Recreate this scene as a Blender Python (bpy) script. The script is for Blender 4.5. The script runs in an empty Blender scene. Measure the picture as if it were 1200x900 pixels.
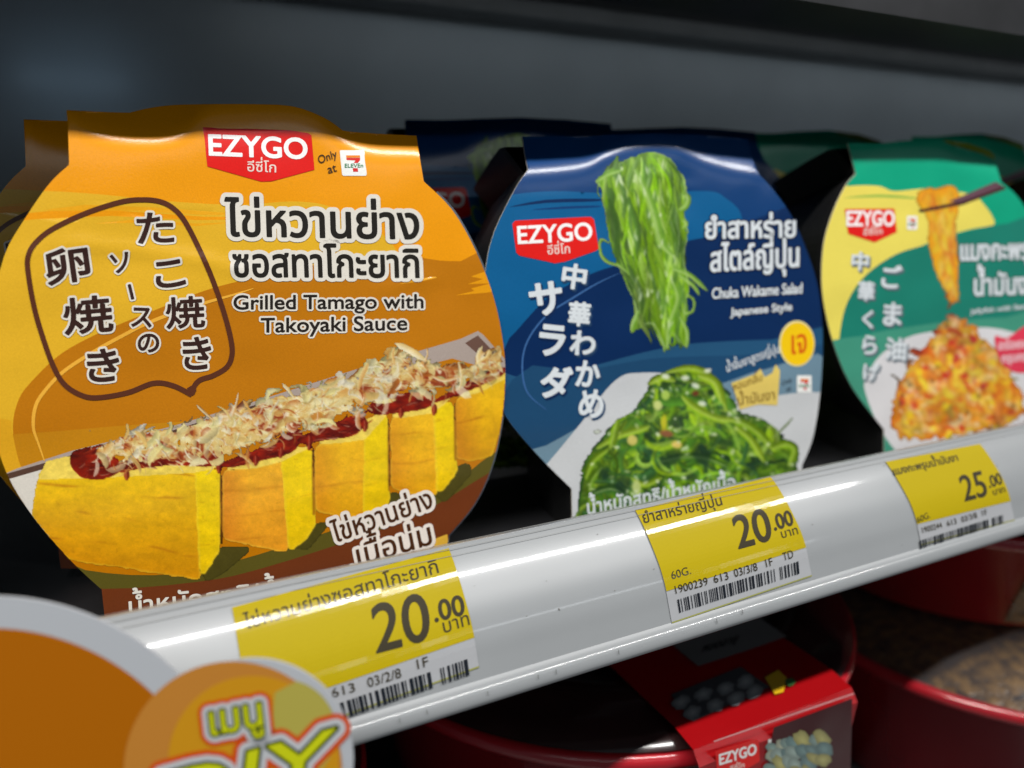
import bpy, math, random
import numpy as np
from mathutils import Vector, Matrix
from mathutils.geometry import delaunay_2d_cdt

SC = bpy.context.scene
COL = bpy.context.collection
random.seed(7)
rng = np.random.default_rng(7)

# ------------------------------------------------------------------ camera
F = 900.0                                  # focal length in photo pixels (1200 wide)
PITCH = math.atan(213 / 900.0)
YAW = math.radians(26.8)                   # shelf runs along +X, its back is +Y
_cy, _sy, _cp, _sp = math.cos(YAW), math.sin(YAW), math.cos(PITCH), math.sin(PITCH)
FWD = np.array([_sy * _cp, _cy * _cp, -_sp])
RGT = np.array([_cy, -_sy, 0.0])
UPV = np.cross(RGT, FWD)
cam = bpy.data.cameras.new('camera')
cam.sensor_width = 36.0
cam.lens = 36.0 * F / 1200.0
cam.clip_start = 0.005
cam.clip_end = 50
cam.dof.use_dof = True
cam.dof.focus_distance = 0.198
cam.dof.aperture_fstop = 8.0
cam_o = bpy.data.objects.new('camera', cam)
COL.objects.link(cam_o)
cam_o.matrix_world = Matrix((
    (RGT[0], UPV[0], -FWD[0], 0), (RGT[1], UPV[1], -FWD[1], 0), (RGT[2], UPV[2], -FWD[2], 0), (0, 0, 0, 1)))
SC.camera = cam_o

# ------------------------------------------------------------------ world, lamps, exposure
W = bpy.data.worlds.new('World')
SC.world = W
W.use_nodes = True
_bg = W.node_tree.nodes['Background']
_bg.inputs[0].default_value = (0.78, 0.9, 1.0, 1)
_bg.inputs[1].default_value = 0.10

BACK_Y = 0.45
EDGE_Y, EDGE_Z = 0.1842, 0.0588             # front lower edge of the shelf above
ELEV = math.radians(58)


def area(name, loc, target, sx, sy, power, color):
    l = bpy.data.lights.new(name, 'AREA')
    l.shape = 'RECTANGLE'
    l.size, l.size_y, l.energy, l.color = sx, sy, power, color
    o = bpy.data.objects.new(name, l)
    COL.objects.link(o)
    d = Vector(target) - Vector(loc)
    o.location = loc
    z = -d.normalized()
    x = Vector((1, 0, 0))
    y = z.cross(x).normalized()
    x = y.cross(z).normalized()
    o.matrix_world = Matrix(((x.x, y.x, z.x, loc[0]), (x.y, y.y, z.y, loc[1]), (x.z, y.z, z.z, loc[2]), (0, 0, 0, 1)))
    return o


_D = 1.3
area('canopy_strip_lamp', (0.15, EDGE_Y - _D * math.cos(ELEV), EDGE_Z + _D * math.sin(ELEV)), (0.15, 0.2, -0.02),
     3.2, 0.04, 60.0, (1.0, 0.985, 0.96))
_E2 = math.radians(22)
area('aisle_strip_lamp', (0.15, 0.2 - 2.0 * math.cos(_E2), 2.0 * math.sin(_E2)), (0.15, 0.2, -0.05), 4.0, 0.05, 4.0, (0.9, 0.96, 1.0))
area('added_wall_fill', (0.80, BACK_Y - 0.10, 0.108), (0.80, BACK_Y, 0.05), 1.45, 0.01, 0.062, (0.82, 0.93, 1.0))  # added fill, no fixture here: lifts the back wall's brightness
area('added_wall_glow', (-0.012, BACK_Y - 0.035, 0.062), (-0.012, BACK_Y, 0.050), 0.05, 0.008, 0.0010, (0.5, 0.75, 1.0))  # added helper, no real lamp: throws a soft bluish glow patch on the wall
SC.view_settings.view_transform = 'Standard'
SC.view_settings.look = 'None'
SC.view_settings.exposure = 0.0
SC.view_settings.gamma = 1.0


# ------------------------------------------------------------------ small helpers
def lin(c, k=0.8):
    """seen sRGB 0-255 -> linear print reflectance"""
    out = []
    for v in c[:3]:
        v = v / 255.0
        out.append((v / 12.92 if v <= 0.04045 else ((v + 0.055) / 1.055) ** 2.4) * k)
    return tuple(out)


def ray(x, y):
    return FWD + RGT * ((x - 600.0) / F) - UPV * ((y - 450.0) / F)


def catmull(pts, n=6, closed=False):
    P = [np.array(p, float) for p in pts]
    out = []
    m = len(P)
    for i in range(m if closed else m - 1):
        p1, p2 = P[i], P[(i + 1) % m]
        p0 = P[i - 1] if (i > 0 or closed) else p1
        p3 = P[(i + 2) % m] if (i + 2 < m or closed) else p2
        for k in range(n):
            t = k / n
            out.append(0.5 * ((2 * p1) + (-p0 + p2) * t + (2 * p0 - 5 * p1 + 4 * p2 - p3) * t * t + (-p0 + 3 * p1 - 3 * p2 + p3) * t ** 3))
    if not closed:
        out.append(P[-1])
    return [tuple(p) for p in out]


def in_poly(X, Y, poly):
    X = np.asarray(X)
    Y = np.asarray(Y)
    r = np.zeros(X.shape, bool)
    n = len(poly)
    for i in range(n):
        x1, y1 = poly[i]
        x2, y2 = poly[(i + 1) % n]
        if y1 == y2:
            continue
        c = (y1 > Y) != (y2 > Y)
        r ^= c & (X < (x2 - x1) * (Y - y1) / (y2 - y1) + x1)
    return r


_lat = rng.random((64, 64))


def vnoise(x, y, s=1.0):
    x, y = x / s, y / s
    xi, yi = math.floor(x), math.floor(y)
    fx, fy = x - xi, y - yi
    fx, fy = fx * fx * (3 - 2 * fx), fy * fy * (3 - 2 * fy)
    a, b = _lat[yi % 64, xi % 64], _lat[yi % 64, (xi + 1) % 64]
    c, d = _lat[(yi + 1) % 64, xi % 64], _lat[(yi + 1) % 64, (xi + 1) % 64]
    return (a * (1 - fx) + b * fx) * (1 - fy) + (c * (1 - fx) + d * fx) * fy


def mix(a, b, t):
    t = max(0.0, min(1.0, t))
    return tuple(a[i] * (1 - t) + b[i] * t for i in range(3))


# ------------------------------------------------------------------ materials
def mat_print(name, rough=0.36, coat=1.0, coat_rough=0.21, bump=0.14, grain=0.05, mottle=0.0, warp=0.0):
    m = bpy.data.materials.new(name)
    m.use_nodes = True
    nt = m.node_tree
    b = nt.nodes['Principled BSDF']
    at = nt.nodes.new('ShaderNodeAttribute')
    at.attribute_name = 'Col'
    tc = nt.nodes.new('ShaderNodeTexCoord')
    nz = nt.nodes.new('ShaderNodeTexNoise')
    nz.inputs['Scale'].default_value = 2600
    nz.inputs['Detail'].default_value = 2
    nt.links.new(tc.outputs['Object'], nz.inputs['Vector'])
    mr = nt.nodes.new('ShaderNodeMapRange')
    mr.inputs[1].default_value = 0.3
    mr.inputs[2].default_value = 0.7
    mr.inputs[3].default_value = 1 - grain
    mr.inputs[4].default_value = 1 + grain
    nt.links.new(nz.outputs['Fac'], mr.inputs[0])
    mx = nt.nodes.new('ShaderNodeVectorMath')
    mx.operation = 'SCALE'
    nt.links.new(at.outputs['Color'], mx.inputs[0])
    nt.links.new(mr.outputs[0], mx.inputs['Scale'])
    out = mx.outputs[0]
    for sc_, amt in ((330, mottle), (1100, mottle * 0.7)):
        if not amt:
            continue
        n2 = nt.nodes.new('ShaderNodeTexNoise')
        n2.inputs['Scale'].default_value = sc_
        n2.inputs['Detail'].default_value = 4
        n2.inputs['Distortion'].default_value = 0.6
        nt.links.new(tc.outputs['Object'], n2.inputs['Vector'])
        m2 = nt.nodes.new('ShaderNodeMapRange')
        m2.inputs[1].default_value = 0.3
        m2.inputs[2].default_value = 0.7
        m2.inputs[3].default_value = 1 - amt
        m2.inputs[4].default_value = 1 + amt
        nt.links.new(n2.outputs['Fac'], m2.inputs[0])
        m3 = nt.nodes.new('ShaderNodeVectorMath')
        m3.operation = 'SCALE'
        nt.links.new(out, m3.inputs[0])
        nt.links.new(m2.outputs[0], m3.inputs['Scale'])
        out = m3.outputs[0]
    nt.links.new(out, b.inputs['Base Color'])
    b.inputs['Roughness'].default_value = rough
    b.inputs['Coat Weight'].default_value = coat
    b.inputs['Coat Roughness'].default_value = coat_rough
    b.inputs['Specular IOR Level'].default_value = 0.1
    if bump:
        bp = nt.nodes.new('ShaderNodeBump')
        bp.inputs['Strength'].default_value = bump
        bp.inputs['Distance'].default_value = 0.0002
        nt.links.new(nz.outputs['Fac'], bp.inputs['Height'])
        if warp:
            n4 = nt.nodes.new('ShaderNodeTexNoise')
            n4.inputs['Scale'].default_value = 38
            n4.inputs['Detail'].default_value = 1
            nt.links.new(tc.outputs['Object'], n4.inputs['Vector'])
            b4 = nt.nodes.new('ShaderNodeBump')
            b4.inputs['Strength'].default_value = warp
            b4.inputs['Distance'].default_value = 0.004
            nt.links.new(n4.outputs['Fac'], b4.inputs['Height'])
            nt.links.new(b4.outputs[0], bp.inputs['Normal'])
        nt.links.new(bp.outputs[0], b.inputs['Normal'])
        nt.links.new(bp.outputs[0], b.inputs['Coat Normal'])
    return m


def mat_plain(name, col, rough=0.4, metal=0.0, coat=0.0, coat_rough=0.1, noise=0.0, nscale=60.0, spec=0.5, trans=0.0, bump=0.0, col2=None, alpha=1.0):
    m = bpy.data.materials.new(name)
    m.use_nodes = True
    nt = m.node_tree
    b = nt.nodes['Principled BSDF']
    b.inputs['Roughness'].default_value = rough
    b.inputs['Metallic'].default_value = metal
    b.inputs['Coat Weight'].default_value = coat
    b.inputs['Coat Roughness'].default_value = coat_rough
    b.inputs['Specular IOR Level'].default_value = spec
    b.inputs['Transmission Weight'].default_value = trans
    b.inputs['Alpha'].default_value = alpha
    tc = nt.nodes.new('ShaderNodeTexCoord')
    nz = nt.nodes.new('ShaderNodeTexNoise')
    nz.inputs['Scale'].default_value = nscale
    nz.inputs['Detail'].default_value = 4
    nt.links.new(tc.outputs['Object'], nz.inputs['Vector'])
    cr = nt.nodes.new('ShaderNodeValToRGB')
    c2 = col2 or tuple(v * (1 - noise) for v in col)
    cr.color_ramp.elements[0].position = 0.35
    cr.color_ramp.elements[1].position = 0.65
    cr.color_ramp.elements[0].color = (*c2, 1)
    cr.color_ramp.elements[1].color = (*col, 1)
    nt.links.new(nz.outputs['Fac'], cr.inputs[0])
    nt.links.new(cr.outputs[0], b.inputs['Base Color'])
    if bump:
        bp = nt.nodes.new('ShaderNodeBump')
        bp.inputs['Strength'].default_value = bump
        bp.inputs['Distance'].default_value = 0.002
        nt.links.new(nz.outputs['Fac'], bp.inputs['Height'])
        nt.links.new(bp.outputs[0], b.inputs['Normal'])
    return m


M_BOARD = mat_print('printed_cardboard', warp=0.35)
M_PIC = mat_print('printed_picture', bump=0.1, mottle=0.07, warp=0.35)
M_INK = mat_print('printed_ink', bump=0.1, warp=0.35)
M_LABEL = mat_print('label_paper', rough=0.6, coat=0.4, coat_rough=0.08, bump=0.0, grain=0.02)
M_SIGN = mat_print('sign_board', rough=0.55, coat=0.1, bump=0.0, grain=0.01)
M_TRAY = mat_plain('black_tray_plastic', (0.012, 0.012, 0.012), 0.38, noise=0.3, nscale=90, bump=0.1)
M_RIM = mat_plain('clear_grey_film', (0.16, 0.19, 0.23), 0.2, coat=0.5, noise=0.25, nscale=120, trans=0.35)
M_RAIL = mat_plain('white_rail_plastic', (0.225, 0.235, 0.242), 0.36, coat=0.6, coat_rough=0.07, noise=0.05, nscale=25, bump=0.02)
M_SPECK = mat_plain('grey_dirt', (0.12, 0.11, 0.1), 0.8, noise=0.2)
M_WALL = mat_plain('cooler_back_wall_paint', (0.72, 0.78, 0.82), 0.32, noise=0.2, nscale=7, bump=0.01)
M_DARK = mat_plain('dark_shelf_metal', (0.022, 0.022, 0.024), 0.4, noise=0.4, nscale=40)
M_GREYM = mat_plain('grey_shelf_metal', (0.20, 0.20, 0.20), 0.45, noise=0.2, nscale=30)
M_RED = mat_plain('red_bowl_plastic', (0.40, 0.012, 0.02), 0.22, coat=0.6, coat_rough=0.08, noise=0.1, nscale=30)
M_LID = mat_plain('clear_lid_plastic', (0.10, 0.09, 0.09), 0.16, alpha=0.3, coat=0.35, coat_rough=0.1)
M_FOOD = mat_plain('golden_brown_food', (0.22, 0.12, 0.03), 0.3, coat=0.4, col2=(0.03, 0.016, 0.006), nscale=190, bump=0.7)


# ------------------------------------------------------------------ surfaces the prints lie on
class Plane:
    def __init__(self, p, n):
        self.P0, self.n = np.array(p, float), np.array(n, float)

    def map(self, x, y, lift=0.0):
        r = ray(x, y)
        return r * (self.P0 @ self.n) / (r @ self.n) + self.n * lift

    flat = map


BEND_W = 13.0


class Sheet:
    """A flat board standing in space; photo pixels are carried onto it, then it may bend back."""

    def __init__(self, c, depth, yaw_deg, tilt_deg, ridge=None, back=0.6, dents=()):
        self.P0 = ray(*c) * depth
        a, t = math.radians(yaw_deg), math.radians(tilt_deg)
        n0 = np.array([math.sin(a), -math.cos(a), 0.0])
        self.n = n0 * math.cos(t) + np.array([0, 0, 1.0]) * math.sin(t)
        self.mm = depth / F                      # metres per photo pixel
        self.ridge = ridge
        self.back = back
        self.dents = dents

    def flat(self, x, y):
        r = ray(x, y)
        return r * (self.P0 @ self.n) / (r @ self.n)

    def push(self, x, y):
        d = 0.0
        if self.ridge is not None:
            h = (np.interp(x, self.ridge[0], self.ridge[1]) - y)
            w = BEND_W
            d += self.back * 0.5 * (h + math.sqrt(h * h + w * w)) * self.mm
        for (px, py, A, s) in self.dents:
            if px[0] - 30 < x < px[-1] + 30:
                yy = np.interp(x, px, py)
                e = 1.0
                if x < px[0]:
                    e = 1 - (px[0] - x) / 30
                if x > px[-1]:
                    e = 1 - (x - px[-1]) / 30
                d -= A * e * math.exp(-((y - yy) / s) ** 2)
        return d

    def map(self, x, y, lift=0.0):
        p = self.flat(x, y)
        d = self.push(x, y)
        r = p / np.linalg.norm(p)
        if d:
            p = p + r * d
        return p - r * (lift / max(0.2, abs(r @ self.n)))


def map_many(sheet, X, Y, lift):
    r = FWD[None] + RGT[None] * ((X[:, None] - 600.0) / F) - UPV[None] * ((Y[:, None] - 450.0) / F)
    p = r * ((sheet.P0 @ sheet.n) / (r @ sheet.n))[:, None]
    d = np.zeros(len(X))
    if sheet.ridge is not None:
        h = np.interp(X, sheet.ridge[0], sheet.ridge[1]) - Y
        d += sheet.back * 0.5 * (h + np.sqrt(h * h + BEND_W ** 2)) * sheet.mm
    for (px, py, A, sg) in sheet.dents:
        yy = np.interp(X, px, py)
        e = np.clip(1 - np.maximum(px[0] - X, X - px[-1]) / 30, 0, 1)
        d -= A * e * np.exp(-((Y - yy) / sg) ** 2)
    rn = r / np.linalg.norm(r, axis=1)[:, None]
    return p + rn * d[:, None] - rn * (lift / np.maximum(0.2, np.abs(rn @ sheet.n)))[:, None]


RAIL_PROFILE = catmull([(0.1655, -0.0850), (0.1632, -0.0825), (0.1614, -0.0811), (0.1603, -0.0806), (0.1588, -0.0808), (0.1547, -0.0839),
                        (0.1506, -0.0880), (0.1467, -0.0925), (0.1439, -0.0972), (0.1421, -0.1018), (0.1406, -0.1056)], 6)


class RailSheet:
    """The curved face of the price rail (profile in Y-Z, extruded along X)."""

    def __init__(self):
        self.P = np.array(RAIL_PROFILE)
        d = np.gradient(self.P, axis=0)
        nn = np.stack([d[:, 1], -d[:, 0]], 1)
        nn /= np.linalg.norm(nn, axis=1)[:, None]
        if nn[:, 0].mean() > 0:
            nn = -nn
        self.N = nn
        self.L = np.concatenate([[0], np.cumsum(np.linalg.norm(np.diff(self.P, axis=0), axis=1))])

    def at(self, X, L, lift=0.0):
        y = np.interp(L, self.L, self.P[:, 0])
        z = np.interp(L, self.L, self.P[:, 1])
        n0 = np.interp(L, self.L, self.N[:, 0])
        n1 = np.interp(L, self.L, self.N[:, 1])
        return np.array([X, y + n0 * lift, z + n1 * lift])

    def hit(self, x, y):
        r = ray(x, y)
        best = None
        a = self.P[:-1]
        b = self.P[1:]
        # cross of (ry, rz) with profile points
        ca = a[:, 0] * r[2] - a[:, 1] * r[1]
        cb = b[:, 0] * r[2] - b[:, 1] * r[1]
        for i in np.nonzero((ca <= 0) != (cb <= 0))[0]:
            s = ca[i] / (ca[i] - cb[i])
            p = a[i] * (1 - s) + b[i] * s
            t = p[0] / r[1]
            if best is None or t < best[0]:
                best = (t, r[0] * t, self.L[i] * (1 - s) + self.L[i + 1] * s)
        if best is None:
            i = int(np.argmin(np.abs(ca)))
            best = (a[i][0] / r[1], r[0] * a[i][0] / r[1], self.L[i])
        return best[1], best[2]

    def map(self, x, y, lift=0.0):
        X, L = self.hit(x, y)
        return self.at(X, L, lift)


# ------------------------------------------------------------------ mesh building
class MB:
    def __init__(self):
        self.v, self.f, self.c = [], [], []

    def face(self, pts, col):
        i = len(self.v)
        self.v.extend(pts)
        self.f.append(tuple(range(i, i + len(pts))))
        if len(col) == 3 and not hasattr(col[0], '__len__'):
            self.c.extend([col] * len(pts))
        else:
            self.c.extend(col)

    def build(self, name, mat, parent=None, smooth=False):
        me = bpy.data.meshes.new(name)
        org = np.array(parent.matrix_world.translation) if parent is not None else np.zeros(3)
        p = parent
        me.from_pydata([tuple(np.asarray(q, float) - ORG.get(p.name if p else None, np.zeros(3))) for q in self.v], [], self.f)
        at = me.color_attributes.new('Col', 'FLOAT_COLOR', 'CORNER')
        buf = np.ones((len(self.c), 4), np.float32)
        if self.c:
            buf[:, :3] = np.array(self.c, np.float32)
        at.data.foreach_set('color', buf.ravel())
        me.materials.append(mat)
        if smooth:
            me.polygons.foreach_set('use_smooth', [True] * len(me.polygons))
        me.update()
        o = bpy.data.objects.new(name, me)
        COL.objects.link(o)
        if parent is not None:
            o.parent = parent
        if p is not None:
            ORG[o.name] = ORG.get(p.name, np.zeros(3))
        return o


ORG = {}


def thing(name, loc, label, cat, group=None):
    o = bpy.data.objects.new(name, None)
    o.empty_display_size = 0.02
    COL.objects.link(o)
    o.location = tuple(loc)
    ORG[o.name] = np.array(loc, float)
    o['label'] = label
    o['category'] = cat
    if group:
        o['group'] = group
    return o


def structure(o):
    o['kind'] = 'structure'
    return o


def dup(root, delta, label, group=None, skip=()):
    """copy of a thing with copies of its parts and sub-parts"""
    r = root.copy()
    COL.objects.link(r)
    r.location = Vector(root.location) + Vector(delta)
    r['label'] = label
    if group:
        r['group'] = group

    def kids(src, dst):
        for ch in list(src.children):
            if ch.name.split('.')[0] in skip:
                continue
            c = ch.copy()
            COL.objects.link(c)
            c.parent = dst
            kids(ch, c)
    kids(root, r)
    return r


def cdt_sheet(mb, sheet, outline, shapes, step, lift=0.0, base=(1, 1, 1), dense=None, edge_col=None):
    """One seamless printed sheet: outline cut, painter's order of coloured shapes, smooth shared surface."""
    pts, edges = [], []

    def loop(poly):
        i = len(pts)
        pts.extend([Vector(p) for p in poly])
        n = len(poly)
        edges.extend([(i + k, i + (k + 1) % n) for k in range(n)])
    loop(outline)
    for poly, col in shapes:
        loop(poly)
    xs = [p[0] for p in outline]
    ys = [p[1] for p in outline]
    gx = np.arange(min(xs), max(xs), step)
    gy = np.arange(min(ys), max(ys), step)
    X, Y = np.meshgrid(gx, gy)
    X = X + rng.uniform(-0.15, 0.15, X.shape) * step
    X, Y = X.ravel(), Y.ravel()
    k = in_poly(X, Y, outline)
    pts.extend([Vector((a, b)) for a, b in zip(X[k], Y[k])])
    if dense:
        x0, y0, x1, y1, st = dense
        X, Y = np.meshgrid(np.arange(x0, x1, st), np.arange(y0, y1, st))
        X, Y = (X + 0.31).ravel(), (Y + 0.17).ravel()
        k = in_poly(X, Y, outline)
        pts.extend([Vector((a, b)) for a, b in zip(X[k], Y[k])])
    if edge_col is not None:
        for i in range(len(outline)):
            p, q = outline[i], outline[(i + 1) % len(outline)]
            a, b = sheet.map(*p, lift), sheet.map(*q, lift)
            n_ = sheet.n * 0.00045
            mb.face([b, a, a - n_, b - n_], edge_col)
    V, E_, Fc = delaunay_2d_cdt(pts, edges, [], 0, 1e-4)[:3]
    V = np.array([(v[0], v[1]) for v in V])
    T = np.array([f for f in Fc if len(f) == 3])
    C = V[T].mean(1)
    keep = in_poly(C[:, 0], C[:, 1], outline)
    T, C = T[keep], C[keep]
    idx = np.full(len(T), -1)
    for i, (poly, col) in enumerate(shapes):
        idx[in_poly(C[:, 0], C[:, 1], poly)] = i
    o = len(mb.v)
    mb.v.extend([sheet.map(x, y, lift) for x, y in V])
    for t, i in zip(T, idx):
        a, b, c = t
        # consistent winding towards the viewer (pixel y is down)
        ar = (V[b, 0] - V[a, 0]) * (V[c, 1] - V[a, 1]) - (V[c, 0] - V[a, 0]) * (V[b, 1] - V[a, 1])
        if ar > 0:
            b, c = c, b
        mb.f.append((o + a, o + b, o + c))
        col = base if i < 0 else shapes[i][1]
        if callable(col):
            mb.c.extend([col(*V[a]), col(*V[b]), col(*V[c])])
        else:
            mb.c.extend([col] * 3)


def poly_px(mb, sheet, poly, col, lift):
    """small flat coloured patch"""
    from mathutils.geometry import tessellate_polygon
    tr = tessellate_polygon([[Vector((p[0], p[1], 0)) for p in poly]])
    P = [sheet.map(x, y, lift) for x, y in poly]
    for t in tr:
        a, b, c = t
        pa, pb, pc = poly[a], poly[b], poly[c]
        if (pb[0] - pa[0]) * (pc[1] - pa[1]) - (pc[0] - pa[0]) * (pb[1] - pa[1]) > 0:
            b, c = c, b
        cc = [col(*poly[k]) for k in (a, b, c)] if callable(col) else col
        mb.face([P[a], P[b], P[c]], cc)


def ribbon(mb, sheet, path, w, c_edge, c_mid, lift, taper=(0.3, 0.3), clip=None):
    P = np.array(path, float)
    n = len(P)
    T = np.gradient(P, axis=0)
    T /= np.linalg.norm(T, axis=1)[:, None] + 1e-9
    N = np.stack([-T[:, 1], T[:, 0]], 1)
    s = np.linspace(0, 1, n)
    ww = w * np.minimum(1, np.minimum(taper[0] + (1 - taper[0]) * s * 5, taper[1] + (1 - taper[1]) * (1 - s) * 5))
    offs = (-0.5, -0.18, 0.18, 0.5)
    cols = (c_edge, c_mid, c_mid, c_edge)
    rows = [[sheet.map(*(P[i] + N[i] * ww[i] * o), lift) for o in offs] for i in range(n)]
    for i in range(n - 1):
        if clip is not None and not clip(P[i][0], P[i][1]):
            continue
        for k in range(3):
            mb.face([rows[i][k], rows[i][k + 1], rows[i + 1][k + 1], rows[i + 1][k]], [cols[k], cols[k + 1], cols[k + 1], cols[k]])


def line_px(mb, sheet, path, w, col, lift, taper=(1, 1)):
    ribbon(mb, sheet, path, w, col, col, lift, taper)


def blob(mb, sheet, c, rx, ry, ang, col, lift, n=9, hi=None):
    ca, sa = math.cos(ang), math.sin(ang)
    P = []
    for k in range(n):
        a = 2 * math.pi * k / n
        q = 1 + random.uniform(-0.15, 0.15)
        u, v = rx * q * math.cos(a), ry * q * math.sin(a)
        P.append((c[0] + u * ca - v * sa, c[1] + u * sa + v * ca))
    Q = [sheet.map(x, y, lift) for x, y in P]
    m = sheet.map(c[0], c[1], lift)
    for k in range(n):
        mb.face([m, Q[(k + 1) % n], Q[k]], [hi or col, col, col])


# ------------------------------------------------------------------ printed food photographs
def nz(X, Y, sx, sy=None, oct_=1, seed=0):
    sy = sy or sx
    out, amp, tot = 0, 1.0, 0.0
    for o in range(oct_):
        x, y = X / sx * 2 ** o + seed * 7.3 + o * 13.1, Y / sy * 2 ** o + seed * 3.7 + o * 5.9
        xi, yi = np.floor(x).astype(int), np.floor(y).astype(int)
        fx, fy = x - xi, y - yi
        fx, fy = fx * fx * (3 - 2 * fx), fy * fy * (3 - 2 * fy)
        v = (_lat[yi % 64, xi % 64] * (1 - fx) + _lat[yi % 64, (xi + 1) % 64] * fx) * (1 - fy) + (_lat[(yi + 1) % 64, xi % 64] * (1 - fx) + _lat[(yi + 1) % 64, (xi + 1) % 64] * fx) * fy
        out = out + amp * v
        tot += amp
        amp *= 0.5
    return out / tot


def blur(A, sig):
    n = max(1, int(3 * sig))
    k = np.exp(-0.5 * (np.arange(-n, n + 1) / sig) ** 2)
    k /= k.sum()
    for ax in (0, 1):
        P = np.pad(A, [(n, n) if a == ax else (0, 0) for a in range(A.ndim)], mode='edge')
        L = A.shape[ax]
        A = sum(k[i] * (P[i:i + L] if ax == 0 else P[:, i:i + L]) for i in range(2 * n + 1))
    return A


class Raster:
    """a halftone photograph printed on a sheet: colours are mixed on a fine grid, one mesh vertex per dot"""

    def __init__(self, x0, y0, x1, y1, step):
        self.x, self.y, self.st = np.arange(x0, x1, step), np.arange(y0, y1, step), step
        self.X, self.Y = np.meshgrid(self.x, self.y)
        self.C = np.zeros(self.X.shape + (3,))
        self.M = np.zeros(self.X.shape)

    def mask(self, poly, round_=0.0, rag=0.0, seed=1, soft=0.7):
        m = in_poly(self.X, self.Y, poly).astype(float)
        if round_:
            m = blur(m, round_ / self.st)
        else:
            m = blur(m, 0.6 / self.st)
        if rag:
            m = m + rag * (nz(self.X, self.Y, 5, 5, 2, seed) - 0.5) * np.clip(m * 6, 0, 1)
        g = (round_ or 0.6) * 2.5
        return np.clip((m - 0.5) * g / soft + 0.5, 0, 1)

    def lay(self, m, col):
        col = np.asarray(col, float)
        self.C = self.C * (1 - m[..., None]) + col * m[..., None]
        self.M = np.maximum(self.M, m)

    def stroke(self, path, w, ca, cb, alpha=1.0, soft=0.8, taper=(0.4, 0.2), gloss=None):
        P = np.array(path, float)
        lo, hi = P.min(0) - w - 2, P.max(0) + w + 2
        i0, i1 = np.searchsorted(self.x, (lo[0], hi[0]))
        j0, j1 = np.searchsorted(self.y, (lo[1], hi[1]))
        if i1 <= i0 or j1 <= j0:
            return
        X, Y = self.X[j0:j1, i0:i1, None], self.Y[j0:j1, i0:i1, None]
        a, d = P[:-1], P[1:] - P[:-1]
        dd = (d ** 2).sum(1) + 1e-9
        px, py = X - a[:, 0], Y - a[:, 1]
        t = np.clip((px * d[:, 0] + py * d[:, 1]) / dd, 0, 1)
        dist = np.sqrt((px - t * d[:, 0]) ** 2 + (py - t * d[:, 1]) ** 2)
        k = dist.argmin(-1)[..., None]
        D = np.take_along_axis(dist, k, -1)[..., 0]
        side = np.take_along_axis(np.sign(d[:, 0] * py - d[:, 1] * px), k, -1)[..., 0]
        u = (k[..., 0] + np.take_along_axis(t, k, -1)[..., 0]) / len(a)
        ww = 0.5 * w * np.minimum(1, np.minimum(taper[0] + (1 - taper[0]) * u * 4, taper[1] + (1 - taper[1]) * (1 - u) * 4))
        m = np.clip((ww - D) / soft + 0.5, 0, 1) * alpha
        s_ = np.clip(0.5 + 0.5 * side * D / (0.5 * w), 0, 1)[..., None]
        c = np.asarray(ca) * (1 - s_) + np.asarray(cb) * s_
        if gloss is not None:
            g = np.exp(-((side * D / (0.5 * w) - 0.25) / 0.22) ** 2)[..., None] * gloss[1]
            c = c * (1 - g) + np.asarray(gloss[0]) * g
        m = m[..., None]
        self.C[j0:j1, i0:i1] = self.C[j0:j1, i0:i1] * (1 - m) + c * m
        self.M[j0:j1, i0:i1] = np.maximum(self.M[j0:j1, i0:i1], m[..., 0])

    def dab(self, x, y, rx, ry, ang, col, alpha=1.0, soft=1.0):
        r = max(rx, ry) + 2
        i0, i1 = np.searchsorted(self.x, (x - r, x + r))
        j0, j1 = np.searchsorted(self.y, (y - r, y + r))
        if i1 <= i0 or j1 <= j0:
            return
        X, Y = self.X[j0:j1, i0:i1] - x, self.Y[j0:j1, i0:i1] - y
        ca, sa = math.cos(ang), math.sin(ang)
        q = np.sqrt(((X * ca + Y * sa) / rx) ** 2 + ((-X * sa + Y * ca) / ry) ** 2)
        m = (np.clip((1 - q) * min(rx, ry) / soft + 0.5, 0, 1) * alpha)[..., None]
        self.C[j0:j1, i0:i1] = self.C[j0:j1, i0:i1] * (1 - m) + np.asarray(col) * m
        self.M[j0:j1, i0:i1] = np.maximum(self.M[j0:j1, i0:i1], m[..., 0])

    def emit(self, name, sheet, parent, lift, outline=None, k=0.8, mat=None, sharpen=0.0):
        keep = self.M > 0.45
        if outline is not None:
            keep &= in_poly(self.X, self.Y, outline)
        C = np.clip(self.C, 0, 255)
        q = keep[:-1, :-1].astype(int) + keep[1:, :-1] + keep[:-1, 1:] + keep[1:, 1:]
        ny, nx = keep.shape
        idx = np.arange(ny * nx).reshape(ny, nx)
        f4 = q >= 3
        F4 = np.stack([idx[:-1, :-1][f4], idx[1:, :-1][f4], idx[1:, 1:][f4], idx[:-1, 1:][f4]], 1)
        # colour of dots just outside the picture: borrow the nearest inside colour by a blur
        w_ = keep.astype(float)
        near = blur(C * w_[..., None], 1.2) / np.maximum(blur(w_, 1.2), 1e-3)[..., None]
        C = np.where(keep[..., None], C, near)
        used = np.unique(F4)
        re_ = np.full(ny * nx, -1)
        re_[used] = np.arange(len(used))
        V = map_many(sheet, self.X.ravel()[used], self.Y.ravel()[used], lift)
        V = V - ORG.get(parent.name, np.zeros(3))
        me = bpy.data.meshes.new(name)
        me.from_pydata(V.tolist(), [], re_[F4].tolist())
        c = C.reshape(-1, 3)[used] / 255.0
        c = np.where(c <= 0.04045, c / 12.92, ((c + 0.055) / 1.055) ** 2.4) * k
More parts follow.
